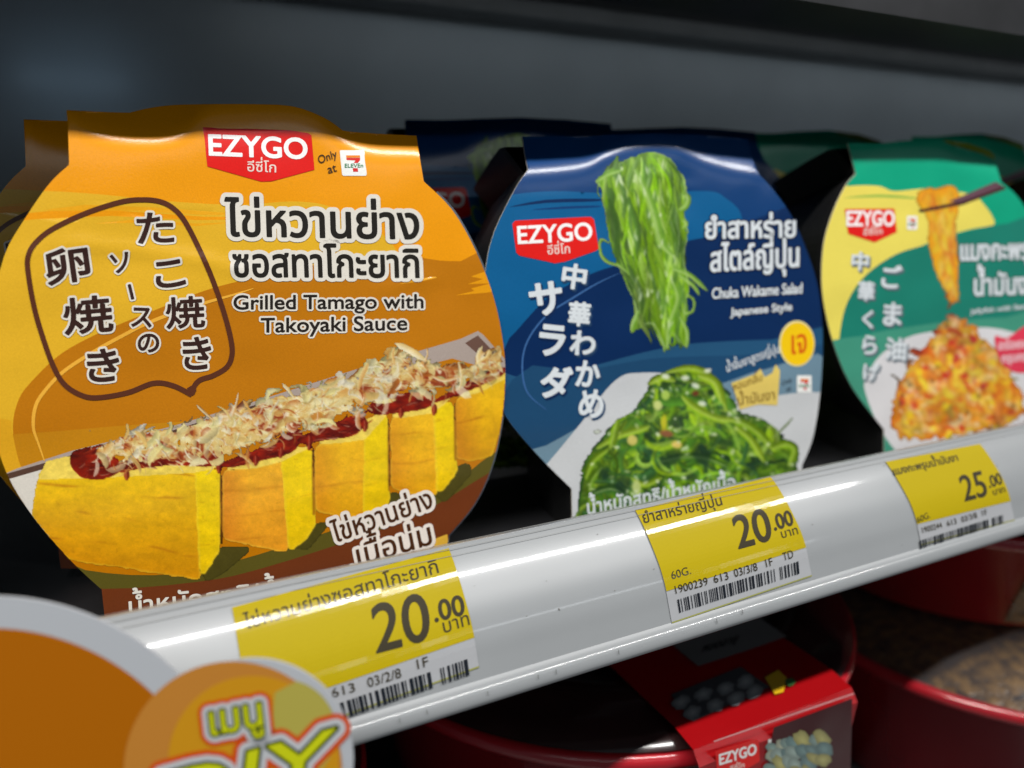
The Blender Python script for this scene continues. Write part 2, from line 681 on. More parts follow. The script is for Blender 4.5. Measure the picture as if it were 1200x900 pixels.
        at_ = me.color_attributes.new('Col', 'FLOAT_COLOR', 'POINT')
        buf = np.ones((len(used), 4), np.float32)
        buf[:, :3] = c
        at_.data.foreach_set('color', buf.ravel())
        me.materials.append(mat or M_PIC)
        me.polygons.foreach_set('use_smooth', [True] * len(me.polygons))
        me.update()
        o = bpy.data.objects.new(name, me)
        COL.objects.link(o)
        o.parent = parent
        ORG[o.name] = ORG.get(parent.name, np.zeros(3))
        return o


def curl(x, y, a, L, cv, n=7):
    out, px, py, aa = [], x, y, a
    for u in range(n):
        out.append((px, py))
        px += L / (n - 1) * math.cos(aa)
        py += L / (n - 1) * math.sin(aa)
        aa += cv / (n - 1)
    return out


# ------------------------------------------------------------------ lettering
_gc = {}


def raw_loops(s):
    if s in _gc:
        return _gc[s]
    cu = bpy.data.curves.new('t', 'FONT')
    cu.body = s
    o = bpy.data.objects.new('t', cu)
    COL.objects.link(o)
    dg = bpy.context.evaluated_depsgraph_get()
    oe = o.evaluated_get(dg)
    cv = oe.to_curve(dg)
    out = []
    for sp in cv.splines:
        pts = []
        if sp.type == 'BEZIER':
            bp = sp.bezier_points
            n = len(bp)
            for i in range(n):
                a, b = bp[i], bp[(i + 1) % n]
                p0, p1, p2, p3 = (np.array(q[:2]) for q in (a.co, a.handle_right, b.handle_left, b.co))
                if np.linalg.norm(p3 - p0) < 1e-7:
                    continue
                straight = abs(np.cross(p1 - p0, p3 - p0)) + abs(np.cross(p2 - p0, p3 - p0)) < 1e-6
                for t in ([0.0] if straight else np.arange(5) / 5.0):
                    pts.append(p0 * (1 - t) ** 3 + 3 * p1 * t * (1 - t) ** 2 + 3 * p2 * t * t * (1 - t) + p3 * t ** 3)
        else:
            pts = [np.array(q.co[:2]) for q in sp.points]
        if len(pts) > 2:
            out.append(np.array(pts))
    oe.to_curve_clear()
    bpy.data.objects.remove(o)
    bpy.data.curves.remove(cu)
    _gc[s] = out
    return out


def advance(s):
    if not s:
        return 0.0
    return max(l[:, 0].max() for l in raw_loops(s + '|')) - max(l[:, 0].max() for l in raw_loops('|'))


UPPER = '\u0e31\u0e34\u0e35\u0e36\u0e37\u0e4d\u0e47'
TONE = '\u0e48\u0e49\u0e4a\u0e4b\u0e4c'


def loops_of(s):
    """glyph outlines of a line; Thai tone marks over an upper vowel are raised by hand"""
    base, raised = '', []
    for i, ch in enumerate(s):
        if ch in TONE and ((i and s[i - 1] in UPPER) or (i + 1 < len(s) and s[i + 1] == '\u0e33')):
            raised.append((len(base), ch))
        else:
            base += ch
    out = [l.copy() for l in raw_loops(base)]
    for k, ch in raised:
        x = advance(base[:k])
        for l in raw_loops(ch):
            out.append(l + np.array([x, 0.21]))
    return out


def ref_h(ch):
    L = raw_loops(ch)
    return max(l[:, 1].max() for l in L) - min(0, min(l[:, 1].min() for l in L))


def sdf_mesh(mb, sheet, loops, off, lift, col, cell=0.5):
    """fills the outlines, grown by off pixels, by marching squares on a distance field"""
    m = max(off, 0) + 2 * cell + 0.5
    lo = np.min([l.min(0) for l in loops], 0) - m
    hi = np.max([l.max(0) for l in loops], 0) + m
    nx, ny = int((hi[0] - lo[0]) / cell) + 2, int((hi[1] - lo[1]) / cell) + 2
    gx = lo[0] + np.arange(nx) * cell
    gy = lo[1] + np.arange(ny) * cell
    D = np.full((ny, nx), 1e3)
    Wn = np.zeros((ny, nx), int)
    for l in loops:
        a, b = l, np.roll(l, -1, 0)
        keep = np.linalg.norm(b - a, axis=1) > 1e-9
        a, b = a[keep], b[keep]
        i0, i1 = max(0, int((l[:, 0].min() - m - lo[0]) / cell)), min(nx, int((l[:, 0].max() + m - lo[0]) / cell) + 2)
        j0, j1 = max(0, int((l[:, 1].min() - m - lo[1]) / cell)), min(ny, int((l[:, 1].max() + m - lo[1]) / cell) + 2)
        X, Y = np.meshgrid(gx[i0:i1], gy[j0:j1])
        sh = X.shape
        X, Y = X.ravel()[:, None], Y.ravel()[:, None]
        d = b - a
        px, py = X - a[:, 0], Y - a[:, 1]
        t = np.clip((px * d[:, 0] + py * d[:, 1]) / (d ** 2).sum(1), 0, 1)
        dist = np.sqrt(((px - t * d[:, 0]) ** 2 + (py - t * d[:, 1]) ** 2).min(1)).reshape(sh)
        cr = d[:, 0] * py - d[:, 1] * px
        upc = (a[:, 1] <= Y) & (b[:, 1] > Y) & (cr > 0)
        dnc = (a[:, 1] > Y) & (b[:, 1] <= Y) & (cr < 0)
        Wn[j0:j1, i0:i1] += (upc.sum(1) - dnc.sum(1)).reshape(sh)
        D[j0:j1, i0:i1] = np.minimum(D[j0:j1, i0:i1], dist)
    S = np.where(Wn != 0, -D, D) - off + 1e-6
    ins = S < 0
    cnt = ins[:-1, :-1].astype(int) + ins[1:, :-1] + ins[:-1, 1:] + ins[1:, 1:]
    for j in range(ny - 1):
        i = 0
        row = cnt[j]
        while i < nx - 1:
            c = row[i]
            if c == 0:
                i += 1
                continue
            if c == 4:
                k = i
                while k < nx - 1 and row[k] == 4 and k - i < 12:
                    k += 1
                q = [(gx[i], gy[j]), (gx[i], gy[j + 1]), (gx[k], gy[j + 1]), (gx[k], gy[j])]
                mb.face([sheet.map(x, y, lift) for x, y in q], col)
                i = k
                continue
            cor = [(i, j), (i, j + 1), (i + 1, j + 1), (i + 1, j)]
            poly = []
            for e in range(4):
                p, q = cor[e], cor[(e + 1) % 4]
                sp, sq = S[p[1], p[0]], S[q[1], q[0]]
                if sp < 0:
                    poly.append((gx[p[0]], gy[p[1]]))
                if (sp < 0) != (sq < 0):
                    t = sp / (sp - sq)
                    poly.append((gx[p[0]] + (gx[q[0]] - gx[p[0]]) * t, gy[p[1]] + (gy[q[1]] - gy[p[1]]) * t))
            if len(poly) > 2:
                mb.face([sheet.map(x, y, lift) for x, y in poly], col)
            i += 1


def place(s, p0, p1, up, ref):
    """line of text -> outlines in pixels: baseline p0..p1, `up` = pixel vector of the height of glyph ref"""
    L = loops_of(s)
    x0 = min(l[:, 0].min() for l in L)
    x1 = max(l[:, 0].max() for l in L)
    h = ref_h(ref)
    p0, p1, up = np.array(p0, float), np.array(p1, float), np.array(up, float)
    return [p0 + ((l[:, :1] - x0) / (x1 - x0)) * (p1 - p0) + (l[:, 1:] / h) * up for l in L]


def place_glyph(ch, c, w, h, rot=0.0, shear=0.0):
    """single character centred on c, scaled to w x h pixels"""
    L = loops_of(ch)
    lo = np.min([l.min(0) for l in L], 0)
    hi = np.max([l.max(0) for l in L], 0)
    mid, sz = (lo + hi) / 2, np.maximum(hi - lo, 1e-6)
    a = math.radians(rot)
    out = []
    for l in L:
        q = (l - mid) / sz * np.array([w, -h])
        q[:, 0] += shear * q[:, 1]
        out.append(np.stack([q[:, 0] * math.cos(a) - q[:, 1] * math.sin(a), q[:, 0] * math.sin(a) + q[:, 1] * math.cos(a)], 1) + np.array(c))
    return out


def lettering(name, sheet, parent, items, fill, outline=None, grow=3.0, bold=0.0, lift=0.00017, cell=0.5, mat=None):
    """items: list of outline lists. One mesh: optional light outline under dark letters."""
    mb = MB()
    flat = [l for it in items for l in it]
    if outline is not None:
        sdf_mesh(mb, sheet, flat, grow, lift - 0.00004, outline, max(cell, 0.6))
    sdf_mesh(mb, sheet, flat, bold, lift, fill, cell)
    return mb.build(name, mat or M_INK, parent)


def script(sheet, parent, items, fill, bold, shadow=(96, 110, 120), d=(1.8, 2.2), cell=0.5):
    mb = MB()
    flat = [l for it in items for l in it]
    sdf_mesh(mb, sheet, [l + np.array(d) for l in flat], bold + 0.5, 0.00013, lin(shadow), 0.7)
    sdf_mesh(mb, sheet, flat, bold, 0.00017, fill, cell)
    return mb.build('script_lettering', M_INK, parent)


def badge(sheet, parent, quad, name_line, sub_line, cell=0.45, bold=0.5):
    """red shield with the maker's lettering"""
    mb = MB()
    red = lin((232, 28, 22))
    cdt_sheet(mb, sheet, quad, [], 5.0, 0.00010, red)
    b = mb.build('brand_badge', M_INK, parent)
    lettering('badge_lettering', sheet, b, [place('EZYGO', *name_line, 'E')], lin((245, 240, 238), 0.9), bold=bold, cell=cell, lift=0.00016)
    lettering('badge_lettering', sheet, b, [place('อีซี่โก', *sub_line, 'ก')], lin((240, 215, 205), 0.85), bold=0.15, cell=0.35, lift=0.00016)
    return b


def store_mark(sheet, parent, x, y, w, h, skew=0.0, name='store_mark'):
    """small square logo: a 7 with a word across it"""
    mb = MB()

    def q(u, v):
        return (x + u * w + skew * v * h, y + v * h)
    W_ = lin((240, 240, 236), 0.85)
    cdt_sheet(mb, sheet, [q(0.03, 0), q(0.97, 0.0), q(1, 0.06), q(1, 0.94), q(0.96, 1), q(0.04, 1), q(0, 0.95), q(0, 0.05)], [], max(2.5, w / 7), 0.00010, W_)
    poly_px(mb, sheet, [q(0.24, 0.2), q(0.80, 0.2), q(0.80, 0.29), q(0.24, 0.29)], lin((240, 140, 40)), 0.00014)
    poly_px(mb, sheet, [q(0.24, 0.30), q(0.80, 0.30), q(0.78, 0.40), q(0.68, 0.50), q(0.52, 0.50), q(0.60, 0.40), q(0.24, 0.38)], lin((220, 40, 30)), 0.00014)
    poly_px(mb, sheet, [q(0.46, 0.70), q(0.66, 0.70), q(0.66, 0.84), q(0.46, 0.84)], lin((215, 40, 35)), 0.00014)
    o = mb.build(name, M_INK, parent)
    lettering('mark_lettering', sheet, o, [place('ELEVEn', q(0.14, 0.68), q(0.88, 0.67), (0, -0.15 * h), 'E')], lin((20, 125, 70)), bold=0.12, cell=max(0.2, w / 90), lift=0.00016)
    return o


def only_at(sheet, parent, lines, col, bold=0.3):
    return lettering('handwritten_note', sheet, parent, [place(t, a, b, u, 'n') for t, a, b, u in lines], col, bold=bold, cell=0.35, lift=0.00015)


def tray_parts(sheet, outline, parent, depth, shrink, centre):
    """black tray and sleeve sides behind the printed front; the thin film rim round it"""
    fr = [sheet.flat(x, y) for x, y in outline]
    c = sheet.flat(*centre)
    n = sheet.n
    mb = MB()
    k = len(fr)
    black = (0.01, 0.01, 0.01)
    rings = []
    for s, d in ((0.985, 0.0006), (0.985, 0.004), (0.95, depth * 0.35), (shrink + 0.03, depth * 0.85), (shrink, depth)):
        rings.append([c + (p - c) * s - n * d for p in fr])
    if sheet.ridge is not None:                      # keep the top of the tray under the bent board
        for rg in rings:
            for i, (x, y) in enumerate(outline):
                h = np.interp(x, sheet.ridge[0], sheet.ridge[1]) - y
                if h > -12:
                    rg[i] = rg[i] - n * (0.0012 + sheet.push(x, y))
    for a, b in zip(rings[:-1], rings[1:]):
        for i in range(k):
            j = (i + 1) % k
            mb.face([a[i], a[j], b[j], b[i]], black)
    mb.face(rings[-1], black)
    mb.build('tray', M_TRAY, parent)
    mb = MB()
    cu, cl = c, 1.016
    ys = [p[1] for p in outline]
    y0, y1 = min(ys) + 0.16 * (max(ys) - min(ys)), min(ys) + 0.86 * (max(ys) - min(ys))
    for i in range(k):
        j = (i + 1) % k
        if not (y0 < outline[i][1] < y1 and y0 < outline[j][1] < y1 and outline[i][0] > centre[0] and outline[j][0] > centre[0]):
            continue
        for sc0, sc1, d0, d1 in ((0.97, cl, 0.0015, 0.0015), (cl, cl, 0.0015, 0.0035), (cl, 0.97, 0.0035, 0.0035)):
            mb.face([c + (fr[i] - c) * sc0 - n * d0, c + (fr[j] - c) * sc0 - n * d0, c + (fr[j] - c) * sc1 - n * d1, c + (fr[i] - c) * sc1 - n * d1], black)
    mb.build('tray_rim', M_RIM, parent)


# ================================================================== THE COOLER (setting)
def boxes(name, mat, bxs, parent=None):
    mb = MB()
    for (x0, x1, y0, y1, z0, z1) in bxs:
        v = [(x, y, z) for x in (x0, x1) for y in (y0, y1) for z in (z0, z1)]
        for f in ((0, 1, 3, 2), (4, 6, 7, 5), (0, 4, 5, 1), (2, 3, 7, 6), (0, 2, 6, 4), (1, 5, 7, 3)):
            mb.face([np.array(v[i]) for i in f], (0.5, 0.5, 0.5))
    return mb.build(name, mat, parent)


X0, X1 = -0.7, 1.6
BACK = 0.45
DECK = -0.1075
structure(boxes('back_wall', M_WALL, [(X0, X1, BACK, BACK + 0.02, -0.6, 0.25)]))
structure(boxes('shelf', M_DARK, [(X0, X1, 0.1665, BACK, DECK - 0.006, DECK)]))
structure(boxes('upper_shelf', M_DARK, [(X0, X1, EDGE_Y, EDGE_Y + 0.028, EDGE_Z, 0.118), (X0, X1, EDGE_Y + 0.028, BACK, 0.112, 0.118)]))
structure(boxes('lower_shelf', M_DARK, [(X0, X1, 0.09, BACK, -0.29, -0.284)]))
r_ = ray(1000, 60)
structure(boxes('upper_shelf_rear_rail', M_GREYM, [(X0, X1, BACK - 0.03, BACK - 0.001, 0.1035, 0.1119)]))
tag_wall = boxes('slotted_upright', M_GREYM, [(0.885, 0.93, BACK - 0.012, BACK - 0.0005, -0.4, 0.1)])
tag_wall['label'] = 'grey metal upright at the right end of the cooler back wall'
tag_wall['category'] = 'upright'

# ------------------------------------------------------------------ price rail
RAIL = RailSheet()


def sweep(name, mat, prof, parent, smooth=True):
    mb = MB()
    xs = np.linspace(X0, X1, 24)
    n = len(prof)
    for i in range(len(xs)):
        for (y, z) in prof:
            mb.v.append(np.array([xs[i], y, z]))
    for i in range(len(xs) - 1):
        for k in range(n - 1):
            a = i * n + k
            mb.f.append((a, a + 1, a + n + 1, a + n))
            mb.c.extend([(0.6, 0.6, 0.6)] * 4)
    return mb.build(name, mat, parent, smooth)


rail = thing('price_rail', (0.3, 0.16, -0.11), 'long curved white plastic price rail along the shelf edge', 'price rail')
sweep('rail_face', M_RAIL, list(RAIL_PROFILE), rail)
sweep('bottom_lip', M_RAIL, catmull([(0.1408, -0.1053), (0.1398, -0.1060), (0.1390, -0.1064), (0.1384, -0.1072), (0.1379, -0.1086), (0.1381, -0.1098), (0.1395, -0.1104),
                                     (0.150, -0.1106), (0.1655, -0.1106)], 3), rail)
sweep('back_flange', M_RAIL, [(0.1655, -0.0846), (0.1660, -0.09), (0.1660, -0.1104)], rail, False)
mb = MB()
for yy, zz, wd, up_ in ((0.1597, -0.0807, 0.00016, 0.0005), (0.1584, -0.0810, 0.00012, 0.0005), (0.1572, -0.0819, 0.00010, 0.0005)):      # two fine grooves under the top edge
    L_ = RAIL.L[int(np.argmin((RAIL.P[:, 0] - yy) ** 2 + (RAIL.P[:, 1] - zz) ** 2))]
    for i in range(40):
        xa, xb = X0 + (X1 - X0) * i / 40, X0 + (X1 - X0) * (i + 1) / 40
        mb.face([RAIL.at(xa, L_, up_), RAIL.at(xa, L_ + wd, up_), RAIL.at(xb, L_ + wd, up_), RAIL.at(xb, L_, up_)], (0.3, 0.3, 0.3))
mb.build('cover_groove', mat_plain('rail_groove_grey', (0.16, 0.16, 0.155), 0.35), rail)
mb = MB()
for (x, y, s) in ((655, 714, 1.6), (617, 722, .9), (720, 692, .8), (628, 788, 1.0), (640, 681, .7), (500, 832, 1.2), (580, 806, 1.0)):
    blob(mb, RAIL, (x, y), s, s * 0.6, random.uniform(0, 3), (0.1, 0.1, 0.1), 0.0002, 7)
for k in range(16):
    x = random.uniform(420, 1190)
    y = 690 - 0.26 * (x - 560) + random.uniform(-30, 80)
    if RAIL.hit(x, y)[1] < RAIL.L[-1] - 0.0008:
        blob(mb, RAIL, (x, y), random.uniform(.3, .8), random.uniform(.2, .6), random.uniform(0, 3), (0.1, 0.1, 0.1), 0.0002, 6)
mb.build('dirt_speck', M_SPECK, rail)['kind'] = 'stuff'
mb = MB()
for (x, y) in ((467, 843), (499, 833), (570, 811), (629, 792), (650, 786), (723, 763), (838, 727), (868, 716)):
    line_px(mb, Plane((0, 0.1386, -0.107), (0, -0.96, 0.28)), [(x, y - 2.5), (x + 0.3, y), (x + 0.8, y + 3)], 0.8, (0.2, 0.2, 0.2), 0.0006)
mb.build('lip_tick', mat_plain('tick_grey', (0.12, 0.12, 0.12), 0.6, noise=0.2), rail)['kind'] = 'stuff'


def rail_L(x, y):
    return RAIL.hit(x, y)


def barcode(mb, quad, seed):
    rnd = random.Random(seed)
    tl, tr, br, bl = [np.array(p, float) for p in quad]
    u = 0.0
    while u < 1.0:
        w = rnd.choice((0.006, 0.006, 0.012, 0.018)) * 1.1
        g = rnd.choice((0.007, 0.007, 0.012, 0.016)) * 1.1
        if 0.80 < u < 0.83:
            u += 0.035
        v = min(1.0, u + w)
        for k in range(4):
            def P(uu, t):
                return (tl * (1 - uu) + tr * uu) * (1 - t) + (bl * (1 - uu) + br * uu) * t
            q = [P(u, k / 4), P(u, (k + 1) / 4), P(v, (k + 1) / 4), P(v, k / 4)]
            mb.face([RAIL.map(p[0], p[1], 0.00045) for p in q], lin((25, 30, 38), 0.7))
        u = v + g


def price_label(tl, tr, split, bottom, label, texts, bar, seed, bold):
    """yellow paper over a white strip, slid under the rail's clear front"""
    xa, La = rail_L(*tl)
    xb, La2 = rail_L(*tr)
    tilt = La2 - La
    if tilt > 0:
        tilt *= 0.9
    La = La2
    Ls = rail_L(*split)[1]
    Lb = min(rail_L(*bottom)[1], RAIL.L[-1] - 0.0004 - max(0, -tilt))
    base = RAIL.at((xa + xb) / 2, Lb, 0)
    t = thing('price_label', base, label, 'price label', 'yellow price labels in the rail')

    def strip(name, L0, L1, col, lift, xa=xa, xb=xb):
        mb = MB()
        nu, nv = 8, 18
        for i in range(nu):
            for k in range(nv):
                A = xa + (xb - xa) * i / nu
                B = xa + (xb - xa) * (i + 1) / nu
                l0 = L0 + (L1 - L0) * k / nv
                l1 = L0 + (L1 - L0) * (k + 1) / nv
                ta, tb = tilt * (1 - i / nu), tilt * (1 - (i + 1) / nu)
                mb.face([RAIL.at(A, l0 - ta, lift), RAIL.at(A, l1 - ta, lift), RAIL.at(B, l1 - tb, lift), RAIL.at(B, l0 - tb, lift)], col)
        return mb.build(name, M_LABEL, t, True)
    strip('yellow_paper', La, Ls, lin((255, 226, 0), 0.32), 0.00034)
    strip('white_paper', La, Lb, lin((222, 224, 228), 0.38), 0.00022)
    strip('olive_edge', Lb + 0.0000, Lb + 0.00035, lin((190, 190, 110), 0.45), 0.00026)
    ink = lin((58, 52, 36), 0.75)
    for nm, items, bd in texts:
        lettering(nm, RAIL, t, [place(*a) for a in items], ink, bold=bd, lift=0.00046, cell=0.4, mat=M_LABEL)
    mb = MB()
    barcode(mb, bar, seed)
    mb.build('barcode', M_LABEL, t)
    return t


TH = 'น'
price_label((271.9, 712.7), (525.6, 643.3), (555.4, 746.9), (563.6, 797),
            'yellow label priced 20.00 below the amber package, partly behind the round sign',
            [('name_lettering', [('ไข่หวานย่างซอสทาโกะยากิ', (288, 738), (514, 672), (-3, -12.5), TH)], 0.1),
             ('price_lettering', [('20', (441, 765), (505, 748), (-7.3, -55), '0')], 0.9),
             ('price_decimals', [('.00', (509.6, 729), (544.6, 720), (-4, -23), '0')], 0.7),
             ('unit_lettering', [('บาท', (520, 742), (550, 732), (-2.5, -12), TH)], 0.05),
             ('code_lettering', [('1900241', (318, 838), (378, 820), (-2, -10), '0'), ('613', (389, 817), (416, 809.5), (-2, -10.5), '0'), ('03/2/8', (431, 805), (470, 793), (-2, -11), '0'),
                                 ('1F', (489, 783.5), (502, 779.5), (-2, -11), '0')], 0.0)],
            ((332, 846), (547, 771.7), (549.5, 790.6), (337, 865)), 3, 1)
price_label((743.75, 598.75), (902.5, 560), (780, 686), (785, 733),
            'yellow label priced 20.00 with 60G., below the blue package',
            [('name_lettering', [('ยำสาหร่ายญี่ปุ่น', (754, 614), (846, 592.5), (-2.5, -9.5), TH)], 0.15),
             ('price_lettering', [('20', (865, 643), (905, 632), (-9, -37), '0')], 0.9),
             ('price_decimals', [('.00', (907, 622), (929.5, 615), (-5, -17), '0')], 0.6),
             ('unit_lettering', [('บาท', (915.5, 631), (934.5, 626), (-2, -7.5), TH)], 0.05),
             ('weight_lettering', [('60G.', (786.5, 679), (809, 672.5), (-2, -9), '0')], 0.0),
             ('code_lettering', [('1900239', (791, 695.5), (829, 685), (-2, -9), '0'), ('613', (836, 683), (853, 678.5), (-2, -9), '0'), ('03/3/8', (860, 676), (887, 668), (-2, -9), '0'),
                                 ('1F', (897, 664.5), (905, 662), (-2, -9), '0'), ('TD', (917, 657), (929, 653), (-2, -9), '0')], 0.0)],
            ((792.5, 702.5), (934.5, 657.5), (935.75, 672), (795, 718)), 5, 1)
price_label((1036.7, 541.6), (1147.5, 520.7), (1070, 619), (1073, 651),
            'yellow label priced 25.00 below the green package',
            [('name_lettering', [('แมงกะพรุนน้ำมันงา', (1047, 557.5), (1122, 540.5), (-2, -6.5), TH)], 0.2),
             ('price_lettering', [('25', (1129.6, 587.5), (1156.7, 580.5), (-8, -29), '0')], 0.5),
             ('price_decimals', [('.00', (1158.5, 572), (1174, 567), (-4, -13), '0')], 0.3),
             ('unit_lettering', [('บาท', (1163.5, 580.5), (1177, 576.5), (-2, -5.5), TH)], 0.1),
             ('weight_lettering', [('60G.', (1074, 613), (1089, 606.5), (-1.5, -7), '0')], 0.0),
             ('code_lettering', [('1900244', (1080, 624.5), (1103, 618), (-1.5, -6.5), '0'), ('613', (1109, 616.5), (1120, 613.5), (-1.5, -6.5), '0'),
                                 ('03/3/8', (1126, 612), (1144, 606.5), (-1.5, -6.5), '0'), ('1F', (1150, 604.5), (1156, 603), (-1.5, -6.5), '0')], 0.0)],
            ((1076, 633.5), (1175.5, 602.5), (1176, 612.6), (1077, 643.5)), 9, 1)

PKG_YAW, PKG_TILT = -1.0, 4.5
PKG_GROUP = 'round sleeved food packages on the shelf'

# ================================================================== AMBER PACKAGE
yr = catmull([(60, 140), (85, 140), (100, 148), (130, 157), (165, 161), (195, 159), (217, 150), (235, 136), (255, 129), (300, 127), (345, 129), (370, 137), (390, 153),
              (415, 169), (445, 177), (500, 180)], 4)
YS = Sheet((292, 420), 0.20, PKG_YAW, PKG_TILT, ridge=([p[0] for p in yr], [p[1] for p in yr]), back=1.1,
           dents=(([95, 150, 210, 250, 275], [286, 292, 300, 308, 316], 0.00032, 9.0), ([455, 480, 500], [338, 330, 326], 0.0002, 9.0),
                  ([30, 45, 60], [300, 292, 285], 0.0001, 9.0)))
Y_OUT = ([(78, 129), (100, 130), (130, 131.5), (152, 132)] + catmull([(152, 132), (178, 126), (215, 122.5), (300, 122), (345, 125), (380, 138), (402, 153)], 4)[1:] +
         [(420, 155), (450, 157), (470, 158), (488, 159), (492, 185), (496.5, 212)] +
         catmull([(497, 213), (530, 246), (558, 295), (579, 350), (590, 405), (592, 450), (587, 500), (575, 550), (555, 592), (526, 627)], 4)[0:] +
         [(524, 640), (526, 725), (124, 735), (119, 690)] +
         catmull([(118, 690), (83, 657), (40, 607), (8, 555), (-8, 500), (-14, 440), (-10, 370), (5, 300), (30, 255), (58, 215), (81, 193)], 4)[0:] +
         [(80, 160)])
amber, amber_y = lin((252, 163, 0), 0.74), lin((242, 188, 40), 0.72)
brown, brown2 = lin((186, 114, 2), 0.88), lin((200, 134, 10))
y_shapes = [
    (catmull([(-30, 232), (30, 225), (60, 224), (120, 228), (200, 236), (280, 240), (340, 236), (380, 240), (410, 254), (440, 268), (466, 296), (478, 340), (300, 420), (100, 480), (20, 560), (-30, 640)], 4, True), amber_y),
    ([(-30, 256), (60, 247), (140, 247), (240, 254), (330, 254), (330, 256.5), (230, 258), (130, 253), (40, 257), (-30, 265)], amber),
    ([(50, 246), (100, 240), (180, 243), (260, 249), (360, 249), (400, 255), (330, 251), (240, 252), (150, 247), (90, 247)], lin((240, 170, 20))),
    ([(110, 262), (160, 257), (230, 262), (280, 260), (230, 265), (160, 261)], lin((240, 168, 16))),
    ([(330, 244), (370, 243), (400, 250), (430, 262), (396, 255), (360, 248)], amber),
    (catmull([(15, 500), (22, 468), (37, 447), (67, 418), (100, 398), (140, 380), (185, 362), (233, 343), (270, 332), (330, 318), (395, 306), (440, 300), (466, 296), (500, 303), (540, 306), (640, 300), (640, 760), (60, 760), (40, 600), (22, 540)], 4, True), brown),
    ([(-30, 512), (60, 506), (140, 499), (200, 495), (250, 492), (250, 600), (30, 640), (-30, 600)], lin((199, 133, 12))),
    (catmull([(-30, 500), (10, 492), (14, 505), (22, 540), (38, 590), (0, 600), (-30, 590)], 4, True), lin((228, 168, 28))),
    ([(534, 346), (556, 341), (552, 338), (575, 332), (548, 333), (566, 327), (552, 324), (580, 314), (600, 305), (600, 338), (570, 343)], lin((238, 160, 10))),
    ([(467, 333), (490, 327), (510, 324), (512, 325.5), (492, 330)], lin((236, 170, 40))),
    # plate rim, white plate, leaf, lower brown board
    ([(-20, 566), (20, 549), (85, 528), (200, 500), (300, 470), (420, 432), (540, 397), (560, 388), (566, 392), (600, 430), (600, 440), (530, 420), (300, 480), (60, 556), (-20, 580)], lin((176, 160, 150))),
    ([(5, 556), (85, 533), (200, 505), (330, 465), (330, 468), (200, 512), (90, 540), (10, 562)], lin((88, 62, 50))),
    ([(545, 402), (560, 393), (590, 424), (575, 428), (560, 415)], lin((110, 80, 68))),
    ([(5, 563), (50, 550), (60, 610), (60, 640), (20, 600)], lin((222, 216, 205))),
    (catmull([(40, 650), (100, 668), (180, 674), (260, 662), (400, 618), (520, 572), (580, 530), (610, 530), (610, 760), (40, 760)], 3, True), lin((92, 84, 28))),
    (catmull([(40, 676), (120, 690), (230, 682), (300, 668), (420, 630), (500, 598), (580, 550), (610, 540), (610, 780), (40, 780)], 3, True), lin((112, 54, 24))),
    ([(300, 708), (420, 672), (520, 638), (560, 620), (560, 622), (522, 641), (420, 676), (300, 712)], lin((170, 120, 90))),
    ([(508, 632), (524, 626), (530, 660), (510, 668)], lin((228, 178, 60))),
]
amber_pkg = thing('food_package', YS.flat(320, 725), 'amber package with grilled tamago picture, nearest front package at the left', 'food package', PKG_GROUP)
mb = MB()
cdt_sheet(mb, YS, Y_OUT, y_shapes, 7.0, base=amber, edge_col=lin((226, 214, 190)), dense=(70, 118, 500, 215, 3.0))
mb.build('front_panel', M_BOARD, amber_pkg, True)
tray_parts(YS, Y_OUT, amber_pkg, 0.028, 0.86, (292, 420))

# --- picture of the omelette blocks
P_ = Raster(20, 392, 600, 690, 1.1)
X_, Y_ = P_.X, P_.Y


def c3(*c):
    return np.array(c, float)


def face(poly, top, bottom, ytop, ybot, streak, seed, light=0.0, skew=0.0, rag=0.25):
    m = P_.mask(poly, 3.6, rag, seed)
    yt = np.interp(X_, [p[0] for p in ytop], [p[1] for p in ytop])
    yb2 = np.interp(X_, [p[0] for p in ybot], [p[1] for p in ybot])
    v = np.clip((Y_ - yt) / (yb2 - yt), 0, 1)[..., None]
    c = c3(*top) * (1 - v) + c3(*bottom) * v
    n1 = nz(X_, Y_, 26, 12, 3, seed)[..., None]
    n2 = nz(X_, Y_, 5, 3.5, 2, seed + 5)[..., None]
    c = c * (0.92 + 0.16 * n1) * (0.97 + 0.06 * n2)
    if light:
        xl = min(p[0] for p in poly)
        g_ = np.clip(1 - (X_ - xl) / 34.0, 0, 1)[..., None] * light
        c = c * (1 - g_) + c3(206, 112, 30) * g_
    sv = (Y_ - skew * X_) + 9 * nz(X_, Y_, 45, 30, 2, seed + 2)
    line = np.exp(-(((sv + seed * 5) % 31 - 15) / 1.7) ** 2) * np.clip((nz(X_, Y_, 34, 9, 2, seed + 9) - 0.42) * 5, 0, 1) * streak
    c = c * (1 - line[..., None]) + c3(172, 100, 14) * line[..., None]
    pit = np.clip((nz(X_, Y_, 3.2, 2.6, 1, seed + 3) - 0.86) * 8, 0, 1)[..., None] * 0.3
    c = c * (1 - pit) + c3(176, 112, 16) * pit
    inner = P_.mask(poly, 2.6, 0.1, seed, 5.0)
    rim = np.clip((0.98 - inner) * 1.6, 0, 0.35)[..., None]
    c = c * (1 - rim) + c3(250, 214, 70) * rim
    P_.lay(m, c)


def shade(poly, col, a):
    m_ = P_.mask(poly, 4.0)
    P_.lay(m_, c3(92, 84, 28) * (1 - a) + c3(*col) * a)


